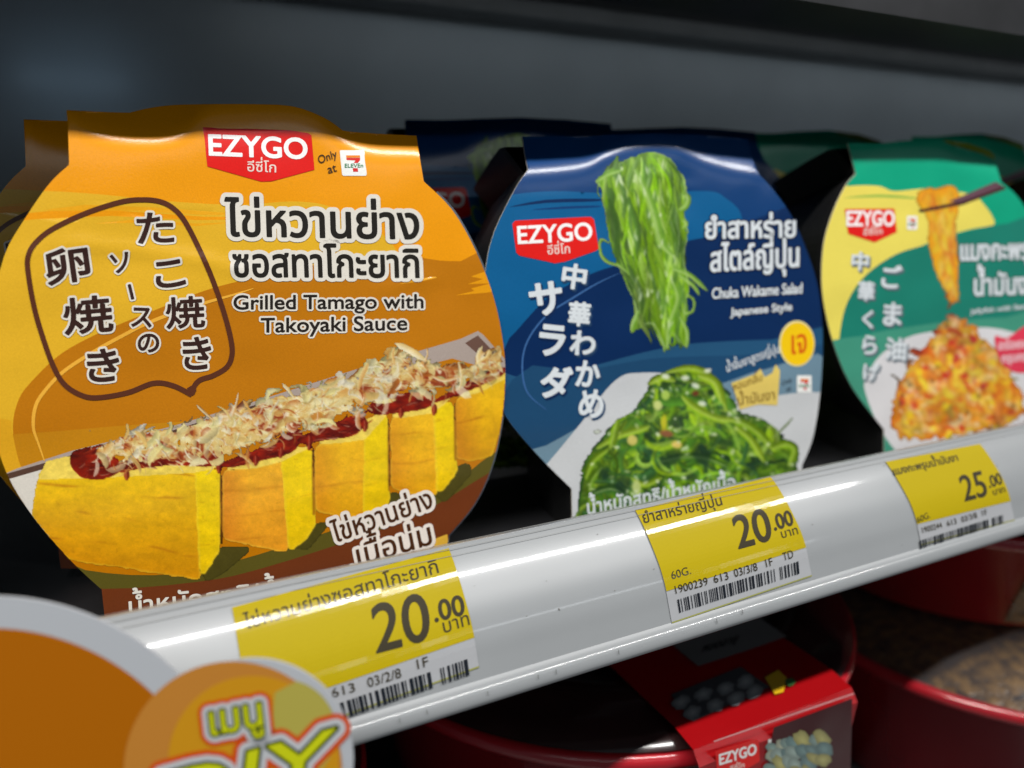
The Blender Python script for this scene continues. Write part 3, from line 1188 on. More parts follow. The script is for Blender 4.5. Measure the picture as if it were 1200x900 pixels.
og_t, og_b = (246, 192, 34), (234, 168, 18)
yl_t, yl_b = (246, 212, 16), (236, 194, 8)
T5, B5 = [(532, 470), (590, 440)], [(532, 538), (590, 528)]
face([(533, 468), (560, 456), (594, 438), (594, 488), (576, 536), (552, 541), (534, 538)], (240, 190, 24), (222, 160, 10), T5, B5, 0.5, 1, 0.55, skew=-0.3)
T4, B4 = [(455, 490), (536, 472)], [(455, 574), (536, 582)]
shade([(500, 566), (548, 540), (556, 552), (520, 592)], (44, 40, 14), 0.3)
face([(456, 491), (470, 486), (509, 481), (513, 582), (480, 579), (458, 573)], og_t, og_b, T4, B4, 0.3, 2, 0.4, skew=-0.1)
face([(508, 480), (518, 474), (531, 467), (534, 510), (537, 550), (526, 567), (512, 582)], yl_t, yl_b, T4, B4, 0.2, 3, skew=-0.3)
T3, B3 = [(367, 522), (456, 488)], [(367, 600), (456, 606)]
shade([(426, 600), (462, 574), (474, 582), (440, 618)], (44, 40, 14), 0.3)
face([(368, 522), (400, 517), (431, 512), (429, 560), (427, 608), (400, 607), (369, 599)], og_t, og_b, T3, B3, 0.3, 4, 0.4, skew=-0.1)
face([(427, 492), (440, 487), (454, 483), (456, 530), (457, 590), (440, 601), (425, 609)], yl_t, yl_b, T3, B3, 0.2, 5, skew=-0.3)
T2, B2 = [(259, 552), (370, 526)], [(259, 636), (370, 642)]
shade([(338, 640), (372, 612), (390, 610), (360, 646)], (44, 40, 14), 0.3)
face([(260, 551), (300, 547), (335, 539), (338, 600), (339, 649), (300, 641), (260, 632)], (246, 182, 42), (234, 156, 32), T2, B2, 0.3, 6, 0.55, skew=-0.1)
face([(329, 538), (347, 530), (366, 524), (368, 570), (371, 614), (358, 633), (338, 649)], yl_t, yl_b, T2, B2, 0.2, 7, skew=-0.3)
T1, B1 = [(40, 556), (257, 549)], [(40, 640), (140, 664), (257, 676)]
shade([(236, 668), (258, 640), (300, 640), (262, 672), (240, 684)], (44, 40, 14), 0.3)
face([(42, 568), (46, 552), (56, 542), (85, 554), (140, 554), (230, 549), (233, 600), (235, 680), (200, 675), (150, 667), (84, 658), (58, 640), (38, 614), (37, 596)], (244, 200, 24), (218, 148, 8), T1, B1, 0.5, 8, skew=0.12, rag=0.35)
face([(228, 550), (242, 549), (258, 548), (259, 600), (258, 644), (249, 660), (234, 680)], yl_t, yl_b, T1, B1, 0.25, 9, skew=0.1)
for (x, ya, yb_, w) in ((259, 552, 636, 3.4), (367, 524, 602, 3.4), (455.5, 492, 574, 3.2), (533, 470, 538, 3.0)):
    P_.stroke([(x, ya), (x + 0.4, (ya + yb_) / 2), (x + 1, yb_)], w, c3(150, 84, 10), c3(120, 62, 10), 0.7, 2.2, (0.5, 1.0))
for i, t in enumerate((((44, 562), (54, 540), (80, 534), (140, 542), (230, 538), (258, 548), (228, 554), (140, 559), (85, 561)), ((259, 551), (300, 536), (345, 524), (367, 522), (330, 541), (300, 549)),
                       ((367, 521), (400, 503), (450, 482), (455, 485), (428, 515), (400, 519)), ((455, 488), (490, 470), (531, 465), (508, 484), (470, 490)), ((532, 467), (560, 446), (593, 434), (593, 444), (560, 461)))):
    P_.lay(P_.mask(t, 1.6, 0.3, i), c3(244, 214, 92) * (0.9 + 0.2 * nz(X_, Y_, 7, 5, 2, i))[..., None])
sauce = [[(82, 540), (84, 530), (92, 526), (105, 524), (125, 531), (140, 540), (140, 553), (120, 562), (98, 560), (86, 551)],
         [(136, 545), (165, 533), (200, 530), (245, 520), (262, 528), (250, 546), (205, 545), (165, 549), (140, 553)],
         [(260, 542), (300, 527), (330, 510), (350, 502), (354, 514), (342, 530), (310, 539), (268, 548)],
         [(350, 513), (400, 492), (424, 485), (428, 498), (413, 511), (380, 516), (356, 521)],
         [(430, 479), (450, 463), (500, 461), (506, 476), (460, 485), (438, 485)],
         [(505, 471), (540, 452), (570, 437), (590, 430), (590, 439), (556, 455), (520, 469)]]
for i, s_ in enumerate(sauce):
    n_ = nz(X_, Y_, 12, 6, 2, i + 20)[..., None]
    P_.lay(P_.mask(catmull(s_, 4, True), 1.8, 0.35, i), c3(62, 6, 4) * (1 - n_) + c3(178, 36, 10) * n_)
for k in range(120):
    s_ = random.choice(sauce)
    q, m_ = random.choice(s_), np.mean(s_, 0)
    t = random.random() * 0.85
    x, y = q[0] * (1 - t) + m_[0] * t, q[1] * (1 - t) + m_[1] * t
    P_.stroke(curl(x, y, -0.25 + random.uniform(-.3, .3), random.uniform(5, 18), random.uniform(-.8, .8)), random.uniform(1.2, 3.4), c3(60, 6, 4),
              random.choice((c3(206, 70, 30), c3(150, 26, 10), c3(236, 170, 140))), random.uniform(.5, .9))
# shaved flakes in loose heaps
ub = ([96, 150, 178, 200, 222, 240, 262, 300, 312, 330, 350, 392, 420, 436, 455, 470, 490, 505, 540, 585], [534, 504, 498, 499, 491, 484, 480, 471, 461, 459, 455, 443, 436, 424, 415, 410, 418, 424, 428, 410])
lb = ([96, 150, 230, 262, 330, 375, 420, 455, 505, 530, 588], [540, 545, 546, 541, 514, 498, 482, 466, 460, 458, 432])
bed = [(x, np.interp(x, *ub) + 6) for x in range(106, 588, 8)] + [(x, np.interp(x, *lb) - 7) for x in range(586, 110, -8)]
bc_ = c3(226, 194, 120) * np.ones(X_.shape + (1,))
for (sx, sy, sd, thr, col, gain) in ((16, 9, 31, 0.5, (244, 230, 172), 4), (9, 6, 33, 0.6, (200, 126, 46), 4), (20, 12, 35, 0.53, (140, 40, 14), 6), (6, 4, 37, 0.6, (250, 240, 206), 4)):
    g = np.clip((nz(X_, Y_, sx, sy, 2, sd) - thr) * gain, 0, 0.85)[..., None]
    bc_ = bc_ * (1 - g) + c3(*col) * g
P_.lay(P_.mask(bed, 3.0, 1.5, 40), bc_)
for (x, y, a, L) in ((256, 541, 1.4, 12), (363, 512, 1.5, 14), (428, 494, 1.5, 10), (148, 552, 1.4, 9), (509, 476, 1.5, 9), (300, 536, 1.5, 8), (330, 526, 1.6, 9), (470, 480, 1.5, 8)):
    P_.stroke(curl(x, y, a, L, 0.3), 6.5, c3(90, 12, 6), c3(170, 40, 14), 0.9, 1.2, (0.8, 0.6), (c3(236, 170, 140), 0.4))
pal = [c3(*c) for c in ((246, 234, 180), (236, 214, 142), (252, 244, 212), (224, 186, 108), (238, 216, 150), (248, 236, 160), (250, 240, 214))]
pal_d = [c3(*c) for c in ((206, 138, 56), (186, 100, 34), (166, 66, 22), (214, 152, 76))]
for k in range(860):
    x = random.uniform(104, 588)
    yt, yb_ = np.interp(x, *ub), np.interp(x, *lb)
    clump = nz(np.array([x]), np.array([20.0]), 30, 30, 1, 3)[0]
    v = random.random() ** 1.3
    if random.random() > 0.05 + clump * 1.25:
        continue
    y = yt + (yb_ - yt) * v + 2
    a = random.choice((-0.3, -0.3, 0.2, 0.9, -1.1, 1.9)) + random.uniform(-0.6, 0.6)
    big = random.random() < 0.28
    L = random.uniform(8, 22) if not big else random.uniform(14, 32)
    w = random.uniform(0.9, 2.8) if not big else random.uniform(4, 10)
    path = [(px, max(py, np.interp(px, *ub) - 3)) for px, py in curl(x, y, a, L, random.uniform(-2.4, 2.4))]
    if max(p[0] for p in path) > 590:
        continue
    dk = random.random() < 0.03 + 0.16 * v
    c1 = random.choice(pal_d if dk else pal)
    c2 = c1 * random.uniform(0.66, 0.95) if random.random() < 0.7 else random.choice(pal_d)
    P_.stroke(path, w, c2, c1, random.uniform(0.55, 0.95), 0.9, (0.2, 0.1))
for (p, w) in (([(229, 473), (238, 482), (250, 492)], 3), ([(280, 458), (277, 472), (272, 488)], 3.4), ([(284, 467), (292, 480), (297, 490)], 3.4), ([(330, 449), (337, 456), (344, 466)], 4.4),
               ([(148, 495), (150, 505), (146, 514)], 4.4), ([(158, 505), (166, 512), (172, 524)], 4.4), ([(253, 475), (264, 481), (270, 492)], 2.6), ([(108, 502), (104, 506), (104, 514), (107, 526)], 1.2),
               ([(462, 402), (480, 410), (496, 421)], 8), ([(499, 407), (501, 414), (498, 424)], 3.4), ([(463, 405), (460, 415), (462, 427)], 2.6), ([(566, 405), (560, 416), (562, 428)], 5), ([(574, 408), (570, 418), (558, 426)], 3),
               ([(432, 425), (424, 440), (420, 456)], 5.5), ([(536, 420), (541, 440), (538, 457)], 2.6), ([(505, 440), (520, 446), (538, 442)], 3.4)):
    P_.stroke(catmull(p, 3), w, random.choice(pal_d[3:] + pal[3:4]), random.choice(pal), 0.95, 0.9, (0.1, 0.5))
P_.C = P_.C * 0.75 + blur(P_.C, 0.8) * 0.25
P_.emit('omelette_picture', YS, amber_pkg, 0.00005, Y_OUT)

badge(YS, amber_pkg, [(237.5, 149), (340, 152.5), (361, 156), (365, 158.5), (368.5, 199), (318, 212.5), (306, 212.8), (243, 195)],
      ((245.5, 181.5), (360, 186), (-0.8, -23.5)), ((290, 200.5), (323.5, 202), (0, -9)), bold=0.9)
only_at(YS, amber_pkg, [('Only', (374, 192), (395.5, 184), (-1.5, -6.0)), ('at', (385, 203.5), (395, 200.5), (-1.5, -6.5))], lin((70, 48, 20)), bold=0.1)
store_mark(YS, amber_pkg, 398, 176, 29, 30, 0.1)
inkk, white = lin((38, 34, 28), 0.7), lin((232, 226, 214), 0.8)
lettering('title_lettering', YS, amber_pkg, [place('ไข่หวานย่าง', (265, 276), (491, 280), (-1, -30), TH)], inkk, white, 6.0, 1.0)
lettering('title_lettering', YS, amber_pkg, [place('ซอสทาโกะยากิ', (274, 324), (491, 325), (-1, -26), TH)], inkk, white, 5.4, 0.9)
lettering('subtitle_lettering', YS, amber_pkg, [place('Grilled Tamago with', (274, 362.5), (496, 361), (0, -16.5), 'G')], lin((40, 32, 26), 0.7), white, 2.6, 0.45, lift=0.000176)
lettering('subtitle_lettering', YS, amber_pkg, [place('Takoyaki Sauce', (306, 389.5), (477, 386.5), (0, -16.5), 'T')], lin((40, 32, 26), 0.7), white, 2.6, 0.45, lift=0.000176)
jp = lin((58, 34, 28), 0.75)
K = lambda ch, x, y, w, h, r=0: place_glyph(ch, (x, y), w, h, r)
lettering('script_lettering', YS, amber_pkg,
          [K('た', 182, 267, 42, 35, -2), K('こ', 199, 321, 33, 30, -8), K('焼', 217, 366, 44, 36, -3), K('き', 231, 414, 32, 37, -4)], jp, white, 3.4, 0.9)
lettering('script_lettering', YS, amber_pkg, [K('ソ', 141, 308, 21, 22, -10), K('|', 153.5, 342, 2.5, 17, -14), K('ス', 166, 372, 23, 22, 2), K('の', 174, 402, 24, 21, 0)], jp, white, 2.9, 0.7)
lettering('script_lettering', YS, amber_pkg, [K('卵', 79, 311, 50, 40, -8), K('焼', 103, 369, 56, 42, -5), K('き', 121, 428, 36, 37, -4)], jp, white, 3.6, 1.1)
sb = MB()
bal = catmull([(225, 463), (203, 452), (180, 449), (150, 460), (115, 466), (95, 463), (75, 450), (62, 428), (50, 395), (40, 360), (33, 320), (33, 300), (42, 284), (62, 268), (100, 250), (140, 237), (165, 234),
               (187, 236), (203, 244), (217, 260), (235, 295), (250, 330), (262, 365), (270, 395), (272, 415), (266, 430), (250, 440), (235, 445), (228, 452), (225, 462)], 6)
line_px(sb, YS, bal, 6.0, lin((92, 48, 28), 0.8), 0.000125)
poly_px(sb, YS, [(219, 455), (229, 449), (230, 458), (226, 464), (222, 461)], lin((92, 48, 28), 0.8), 0.000127)
sb.build('speech_outline', M_INK, amber_pkg)
sw = MB()
line_px(sw, YS, catmull([(52, 540), (45, 520), (39, 500), (42, 475), (55, 455), (75, 435), (110, 412), (150, 390), (170, 380), (200, 368), (240, 355), (275, 345), (297, 338)], 5), 4.2, lin((244, 180, 60)), 0.00006, (0.3, 0.2))
sw.build('swirl_stroke', M_INK, amber_pkg)
lettering('claim_lettering', YS, amber_pkg, [place('ไข่หวานย่าง', (393, 636), (508, 594), (-5, -17), TH), place('เนื้อนุ่ม', (421, 664), (507, 637), (-4, -19.5), TH)], lin((72, 40, 20), 0.8),
          lin((232, 222, 212), 0.85), 4.6, 0.5, lift=0.00019)
lettering('net_weight_lettering', YS, amber_pkg, [place('น้ำหนักสุทธิ/น้ำหนักเนื้อ', (152, 722), (440, 690), (-1, -17), TH)], white, None, bold=0.5)

# ================================================================== BLUE PACKAGE
br = catmull([(600, 199), (619, 199), (650, 197), (685, 193), (710, 181), (735, 171), (765, 168), (790, 170), (806, 178), (825, 187), (855, 195), (900, 205)], 4)
BS = Sheet((765, 395), 0.256, PKG_YAW, PKG_TILT, ridge=([p[0] for p in br], [p[1] for p in br]), back=1.1, dents=(([780, 790, 800], [205, 212, 220], 0.0003, 9.0),))
B_OUT = ([(612, 160), (660, 160), (710, 158), (765, 156), (820, 158), (876, 163), (881, 185), (890, 205)] +
         catmull([(890, 205), (905, 221), (927, 252), (944, 290), (957, 330), (963, 372), (964, 415), (960, 470), (952, 515), (940, 545)], 4) +
         [(938, 640), (672, 690), (670, 573)] +
         catmull([(669, 572), (630, 533), (593, 488), (578, 445), (571, 400), (568, 350), (570, 310), (580, 270), (604, 221), (619, 199)], 4) + [(615, 180)])
navy, midb, brt = lin((0, 46, 100), 0.62), lin((10, 66, 126), 0.66), lin((8, 108, 168), 0.60)
teal = lin((34, 84, 122))
b_shapes = [
    (catmull([(540, 240), (600, 228), (650, 224), (700, 226), (760, 226), (830, 224), (850, 232), (868, 250), (868, 280), (850, 300), (760, 300), (700, 340), (600, 420), (560, 480), (540, 480)], 4, True), brt),
    (catmull([(596, 243), (640, 234), (700, 233), (700, 236), (640, 238)], 3, True), navy), (catmull([(622, 246), (660, 242), (700, 241), (700, 243), (660, 245)], 3, True), midb),
    (catmull([(595, 400), (605, 388), (635, 355), (660, 337), (700, 318), (740, 306), (800, 284), (835, 276), (870, 262), (1000, 240), (1000, 460), (900, 445), (590, 470), (586, 430)], 4, True), navy),
    (catmull([(560, 450), (620, 446), (690, 430), (750, 414), (800, 404), (850, 400), (905, 398), (1000, 395), (1000, 600), (540, 700)], 3, True), teal),
    (catmull([(600, 445), (680, 435), (750, 422), (800, 418), (870, 416), (918, 412), (990, 420), (990, 620), (560, 640)], 3, True), lin((26, 72, 110))),
    (catmull([(600, 540), (640, 522), (700, 490), (760, 470), (800, 460), (850, 448), (900, 432), (980, 428), (980, 620), (560, 640)], 3, True), lin((112, 142, 160))),
    (catmull([(590, 600), (638, 547), (665, 515), (690, 484), (710, 457), (728, 441), (747, 437), (790, 440), (850, 470), (905, 464), (940, 460), (958, 460), (1000, 470), (1000, 700), (600, 700)], 3, True), lin((206, 208, 210))),
]
blue_pkg = thing('food_package', BS.flat(800, 680), 'deep blue package with green seaweed salad picture, front middle of the shelf', 'food package', PKG_GROUP)
mb = MB()
cdt_sheet(mb, BS, B_OUT, b_shapes, 7.0, base=midb, edge_col=lin((226, 214, 190)), dense=(600, 150, 900, 235, 3.0))
mb.build('front_panel', M_BOARD, blue_pkg, True)
tray_parts(BS, B_OUT, blue_pkg, 0.042, 0.84, (765, 395))
badge(BS, blue_pkg, [(600.5, 262), (604, 258.5), (692, 254), (696, 257), (701.5, 291), (698, 294), (662, 306.5), (650, 308.5), (640, 306), (609, 299.5), (605, 296)],
      ((607.5, 285.5), (694, 281), (-1.2, -20)), ((642, 298), (668, 296.5), (-0.5, -8)), bold=0.6)
mound = catmull([(676, 600), (680, 572), (684, 540), (700, 520), (716, 497), (740, 484), (757, 460), (773, 438), (800, 430), (830, 434), (850, 455), (862, 480), (885, 488), (905, 498), (922, 518), (936, 524), (934, 552), (930, 610), (676, 640)], 4, True)
P_ = Raster(660, 418, 950, 640, 1.15)
X_, Y_ = P_.X, P_.Y
n1, n2 = nz(X_, Y_, 26, 18, 2, 3)[..., None], nz(X_, Y_, 9, 7, 2, 5)[..., None]
P_.lay(P_.mask(mound, 4.0, 0.5, 3), (c3(26, 50, 30) * (1 - n1) + c3(96, 140, 30) * n1) * (0.7 + 0.6 * n2))


def inm(x, y):
    return bool(in_poly(np.array([x]), np.array([y]), mound)[0])


greens = [c3(*c) for c in ((104, 150, 24), (136, 178, 20), (160, 196, 30), (70, 120, 30), (50, 94, 38), (38, 72, 40), (116, 166, 40), (146, 182, 70), (76, 132, 36), (56, 108, 58), (120, 150, 40))]
for k in range(900):
    x, y = random.uniform(676, 936), random.uniform(430, 612)
    if not inm(x, y):
        continue
    a = random.uniform(0, 6.28) if random.random() < 0.45 else random.choice((0.3, -0.5, 2.2, 1.2)) + random.uniform(-.4, .4)
    wide = random.random() < 0.16
    path = curl(x, y, a, random.uniform(18, 50) if wide else random.uniform(20, 64), random.uniform(-3, 3), 9)
    if sum(inm(*p) for p in path) < 8 or max(p[0] for p in path) > 938:
        continue
    lum = nz(np.array([x]), np.array([y]), 34, 26, 1, 8)[0]
    top = max(0, 1 - (y - 430) / 150)
    c = random.choice(greens if random.random() > 0.35 * top else greens[:3] + greens[6:8]) * (0.68 + 0.68 * lum)
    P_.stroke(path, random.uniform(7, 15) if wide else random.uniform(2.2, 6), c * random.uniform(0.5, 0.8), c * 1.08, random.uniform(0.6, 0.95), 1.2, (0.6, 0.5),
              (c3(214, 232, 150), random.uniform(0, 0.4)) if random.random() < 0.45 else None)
for p, w, c in (([(782, 436), (805, 431), (825, 436), (842, 455), (851, 480)], 9, 2), ([(700, 525), (722, 512), (748, 504), (760, 500)], 8, 2), ([(686, 560), (695, 540), (712, 527)], 7, 1), ([(775, 540), (800, 535), (826, 536), (850, 545)], 9, 3),
                ([(850, 490), (872, 496), (890, 508), (905, 525)], 10, 1), ([(862, 500), (880, 515), (895, 540)], 9, 2), ([(800, 465), (815, 478), (840, 490), (858, 492)], 9, 2), ([(905, 525), (922, 520), (932, 528), (925, 545)], 10, 1), ([(740, 560), (756, 568), (775, 560)], 6, 2),
                ([(724, 492), (720, 510), (716, 525)], 9, 1), ([(760, 450), (775, 442), (790, 446)], 9, 2), ([(690, 590), (692, 565), (704, 548)], 8, 0), ([(820, 440), (838, 448), (846, 470)], 12, 2), ([(690, 580), (715, 572), (735, 580)], 9, 4)):
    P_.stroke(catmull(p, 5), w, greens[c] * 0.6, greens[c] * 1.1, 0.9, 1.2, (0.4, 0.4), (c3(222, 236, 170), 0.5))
for (x, y, rx, ry) in ((786, 536, 13, 9), (793, 494, 8, 9), (730, 568, 9, 11), (822, 532, 10, 14), (760, 530, 7, 5), (850, 520, 9, 6), (812, 560, 7, 5), (708, 556, 6, 8), (880, 548, 8, 5)):
    P_.dab(x, y, rx, ry, random.uniform(-.5, .5), c3(24, 46, 40), 0.6, 5)
for (x, y, rx, ry, c) in ((741, 516, 6, 6, (222, 204, 110)), (793, 521, 6, 4, (230, 198, 110)), (771, 475, 5, 6, (206, 214, 130)), (781, 508, 8, 4, (146, 88, 60)), (778, 495, 3.5, 9, (206, 196, 40)), (815, 461, 4, 3, (110, 50, 30)), (746, 571, 5, 8, (196, 210, 130)), (780, 463, 5, 6, (178, 206, 90))):
    P_.dab(x, y, rx, ry, random.uniform(-.4, .4), c3(*c), 0.95, 2)
for k in range(120):
    x, y = random.uniform(690, 930), random.uniform(434, 595)
    if inm(x, y):
        P_.dab(x, y, random.uniform(0.8, 2.2), random.uniform(1.4, 4), random.uniform(0, 3), c3(226, 238, 200), random.uniform(0.3, 0.9), 1.2)
for (x, y) in ((780, 441), (803, 443), (700, 506), (823, 473), (830, 434), (815, 452)):
    P_.dab(x, y, 5, 3, random.uniform(-.5, .5), c3(240, 246, 230), 0.85, 2)
P_.stroke([(905, 514), (918, 502), (932, 486)], 2.4, c3(120, 150, 70), c3(150, 170, 110))
P_.C = P_.C * 0.5 + blur(P_.C, 0.9) * 0.5
P_.emit('seaweed_salad_picture', BS, blue_pkg, 0.00005, B_OUT)
# hanging bunch
hang = catmull([(710, 201), (698, 211), (706, 222), (708, 240), (711, 262), (716, 290), (723, 308), (732, 330), (742, 350), (746, 368), (739, 384), (743, 391), (756, 380), (768, 382), (780, 408), (787, 390), (800, 404), (808, 404),
                (802, 378), (804, 352), (808, 338), (804, 320), (801, 300), (806, 275), (802, 250), (806, 236), (802, 215), (794, 197), (782, 184), (762, 178), (742, 183), (724, 193)], 4, True)
P_ = Raster(690, 166, 842, 424, 1.1)
X_, Y_ = P_.X, P_.Y
n1, n2 = nz(X_, Y_, 10, 40, 2, 13)[..., None], nz(X_, Y_, 5, 16, 2, 15)[..., None]
P_.lay(P_.mask(hang, 2.5, 0.7, 13), (c3(70, 108, 46) * (1 - n1) + c3(132, 176, 40) * n1) * (0.75 + 0.5 * n2))
hg = [c3(*c) for c in ((118, 170, 20), (140, 190, 22), (104, 154, 34), (74, 116, 40), (152, 196, 56), (86, 130, 50), (126, 182, 8), (166, 204, 90), (96, 136, 60))]
for k in range(620):
    t0, s0, wob = random.random() ** 1.1, random.uniform(-1, 1), random.uniform(0, 6)
    lean = random.uniform(-0.5, 0.5)
    path = []
    for u in range(random.randint(5, 12)):
        t = t0 + u * 0.032
        if t > 1.03:
            break
        y = 184 + 220 * t
        cx = 750 + 28 * t
        hw = np.interp(t, [0, 0.1, 0.45, 0.7, 0.85, 1], [33, 47, 43, 30, 30, 24])
        path.append((cx + s0 * hw + 4 * math.sin(wob + u * 0.5) + lean * u * 2.5, y))
    if len(path) < 4:
        continue
    px, py = np.array([p[0] for p in path]), np.array([p[1] for p in path])
    if in_poly(px, py, hang).mean() < 0.7:
        continue
    c = random.choice(hg) * (0.66 + 0.6 * nz(px[:1], py[:1], 16, 40, 1, 4)[0])
    P_.stroke(path, random.choice((random.uniform(1.3, 3.2), random.uniform(1.6, 4), random.uniform(4, 8))), c * 1.08 * random.uniform(0.6, 0.85), c * 1.06, random.uniform(0.6, 0.95), 1.1, (0.5, 0.3),
              (c3(214, 232, 176), random.uniform(0.1, 0.55)) if random.random() < 0.4 else None)
for p, w in (([(714, 285), (704, 281), (704, 297), (712, 307), (727, 312), (738, 322)], 4.5), ([(698, 213), (712, 204), (730, 199)], 5), ([(745, 200), (758, 225), (768, 255), (776, 285), (790, 300)], 10), ([(790, 315), (808, 322), (829, 341)], 6), ([(796, 322), (812, 334), (820, 346)], 5),
             ([(806, 345), (813, 352), (812, 364), (803, 368), (800, 362)], 4), ([(788, 330), (795, 350), (785, 380), (782, 410)], 6), ([(797, 372), (806, 390), (804, 408)], 5), ([(770, 392), (777, 402), (779, 414)], 4), ([(748, 365), (742, 378), (740, 390)], 6),
             ([(800, 228), (807, 232), (804, 242), (796, 246)], 7), ([(800, 258), (805, 262), (800, 268)], 5), ([(704, 232), (700, 224), (703, 212)], 2)):
    P_.stroke(catmull(p, 5), w, c3(100, 150, 40), c3(160, 198, 90), 0.95, 1.1, (0.4, 0.3), (c3(220, 236, 190), 0.4))
edge = hang + hang[:1]
for i in range(0, len(edge) - 5, 4):
    if random.random() < 0.7:
        P_.stroke(edge[i:i + 5], random.uniform(1.0, 2.4), c3(196, 216, 170), c3(150, 186, 100), 0.6, 1.0)
for k in range(60):
    t = random.random()
    P_.dab(750 + 28 * t + random.uniform(-34, 34) * (1 - 0.4 * t), 192 + 195 * t, random.uniform(0.7, 1.8), random.uniform(2, 7), random.uniform(-.3, .3), c3(222, 236, 200), random.uniform(.3, .8), 1.2)
P_.C = P_.C * 0.5 + blur(P_.C, 0.9) * 0.5
P_.emit('lifted_seaweed_picture', BS, blue_pkg, 0.00005, None)
wht = lin((222, 228, 232), 0.8)
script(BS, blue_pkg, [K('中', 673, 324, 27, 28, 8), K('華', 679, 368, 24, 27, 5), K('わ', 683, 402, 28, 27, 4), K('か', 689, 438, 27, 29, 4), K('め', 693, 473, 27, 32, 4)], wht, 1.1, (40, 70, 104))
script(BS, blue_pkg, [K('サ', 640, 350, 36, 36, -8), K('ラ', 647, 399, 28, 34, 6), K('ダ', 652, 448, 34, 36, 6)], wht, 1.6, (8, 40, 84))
shd = lin((10, 26, 56))
lettering('title_lettering', BS, blue_pkg, [place('ยำสาหร่าย', (827, 279.5), (932, 277.5), (0, -19), TH)], wht, shd, 2.4, 0.9)
lettering('title_lettering', BS, blue_pkg, [place('สไตล์ญี่ปุ่น', (833, 318), (936, 312), (0, -22), TH)], wht, shd, 2.4, 0.9)
lettering('subtitle_lettering', BS, blue_pkg, [place('Chuka Wakame Salad', (834.5, 350), (940, 343.5), (0.3, -12.5), 'C'), place('Japanese Style', (856, 370), (928, 363.5), (0.3, -12), 'J')], wht, shd, 1.2, 0.35)
mb = MB()
poly_px(mb, BS, [(933.8 + 21 * math.cos(a), 402.5 + 27 * math.sin(a)) for a in np.linspace(0, 6.283, 41)[:-1]], lin((240, 226, 160)), 0.00010)
oval = [(934.5 + 19.5 * math.cos(a), 403 + 25 * math.sin(a)) for a in np.linspace(0, 6.283, 41)[:-1]]
poly_px(mb, BS, oval, lin((252, 206, 4)), 0.00013)
rd = mb.build('round_badge', M_INK, blue_pkg)
lettering('badge_lettering', BS, rd, [place('เจ', (928, 415), (945, 413), (0, -22), TH)], lin((222, 96, 10)), None, bold=0.5)
lettering('small_lettering', BS, blue_pkg, [place('น้ำจิ้มงาสูตรญี่ปุ่น', (852, 436), (914, 413), (-1, -7.5), TH)], wht, None, bold=0.15, cell=0.35)
mb = MB()
poly_px(mb, BS, [(857, 449), (886, 438), (891, 432), (896, 442), (905, 437), (909, 427), (914, 434), (913, 450), (911, 475), (888, 474), (867, 480), (862, 463)], lin((232, 204, 104)), 0.00012)
gt = mb.build('gold_tag', M_INK, blue_pkg)
lettering('tag_lettering', BS, gt, [place('หอมกลิ่น', (860, 458), (893, 446), (-0.5, -7), TH), place('น้ำมันงา', (865, 475), (908, 468), (-0.5, -9), TH)], lin((140, 108, 40)), None, bold=0.2, cell=0.35, lift=0.00016)
only_at(BS, blue_pkg, [('Only', (917, 452), (929, 447), (-.5, -3.5)), ('at', (922, 459), (928, 457), (-.5, -4))], lin((70, 86, 100)), 0.05)
store_mark(BS, blue_pkg, 934, 440, 17, 20)
lettering('net_weight_lettering', BS, blue_pkg, [place('น้ำหนักสุทธิ/น้ำหนักเนื้อ', (689, 603), (862, 573), (-1, -13), TH)], wht, None, bold=0.4)
sw = MB()
line_px(sw, BS, catmull([(640, 480), (618, 460), (612, 430), (618, 400), (640, 370), (670, 350), (700, 332), (726, 320)], 5), 2.0, lin((60, 104, 160)), 0.00006, (0.3, 0.2))
sw.build('swirl_stroke', M_INK, blue_pkg)

# ================================================================== GREEN PACKAGE
gr = catmull([(985, 174), (1000, 177), (1040, 175), (1085, 173), (1105, 178), (1125, 190), (1150, 197), (1180, 206)], 4)
GS = Sheet((1105, 350), 0.322, PKG_YAW, PKG_TILT, ridge=([p[0] for p in gr], [p[1] for p in gr]), back=1.1)
G_OUT = ([(993.5, 168), (1030, 168), (1060, 165), (1100, 163), (1135, 168), (1164, 178), (1168, 195), (1173, 212)] +
         catmull([(1173, 213), (1192, 230), (1212, 262), (1228, 300), (1236, 345), (1236, 390), (1228, 440), (1208, 485), (1184, 512)], 4) +
         [(1184, 590), (1037, 600), (1036, 503)] +
         catmull([(1035, 502), (1000, 456), (980, 412), (967, 364), (963, 325), (966, 283), (977, 247), (991, 218), (1003, 204)], 4) + [(998, 185)])
grn, grn2, yel = lin((0, 152, 116), 0.95), lin((22, 122, 104), 0.9), lin((242, 224, 98))
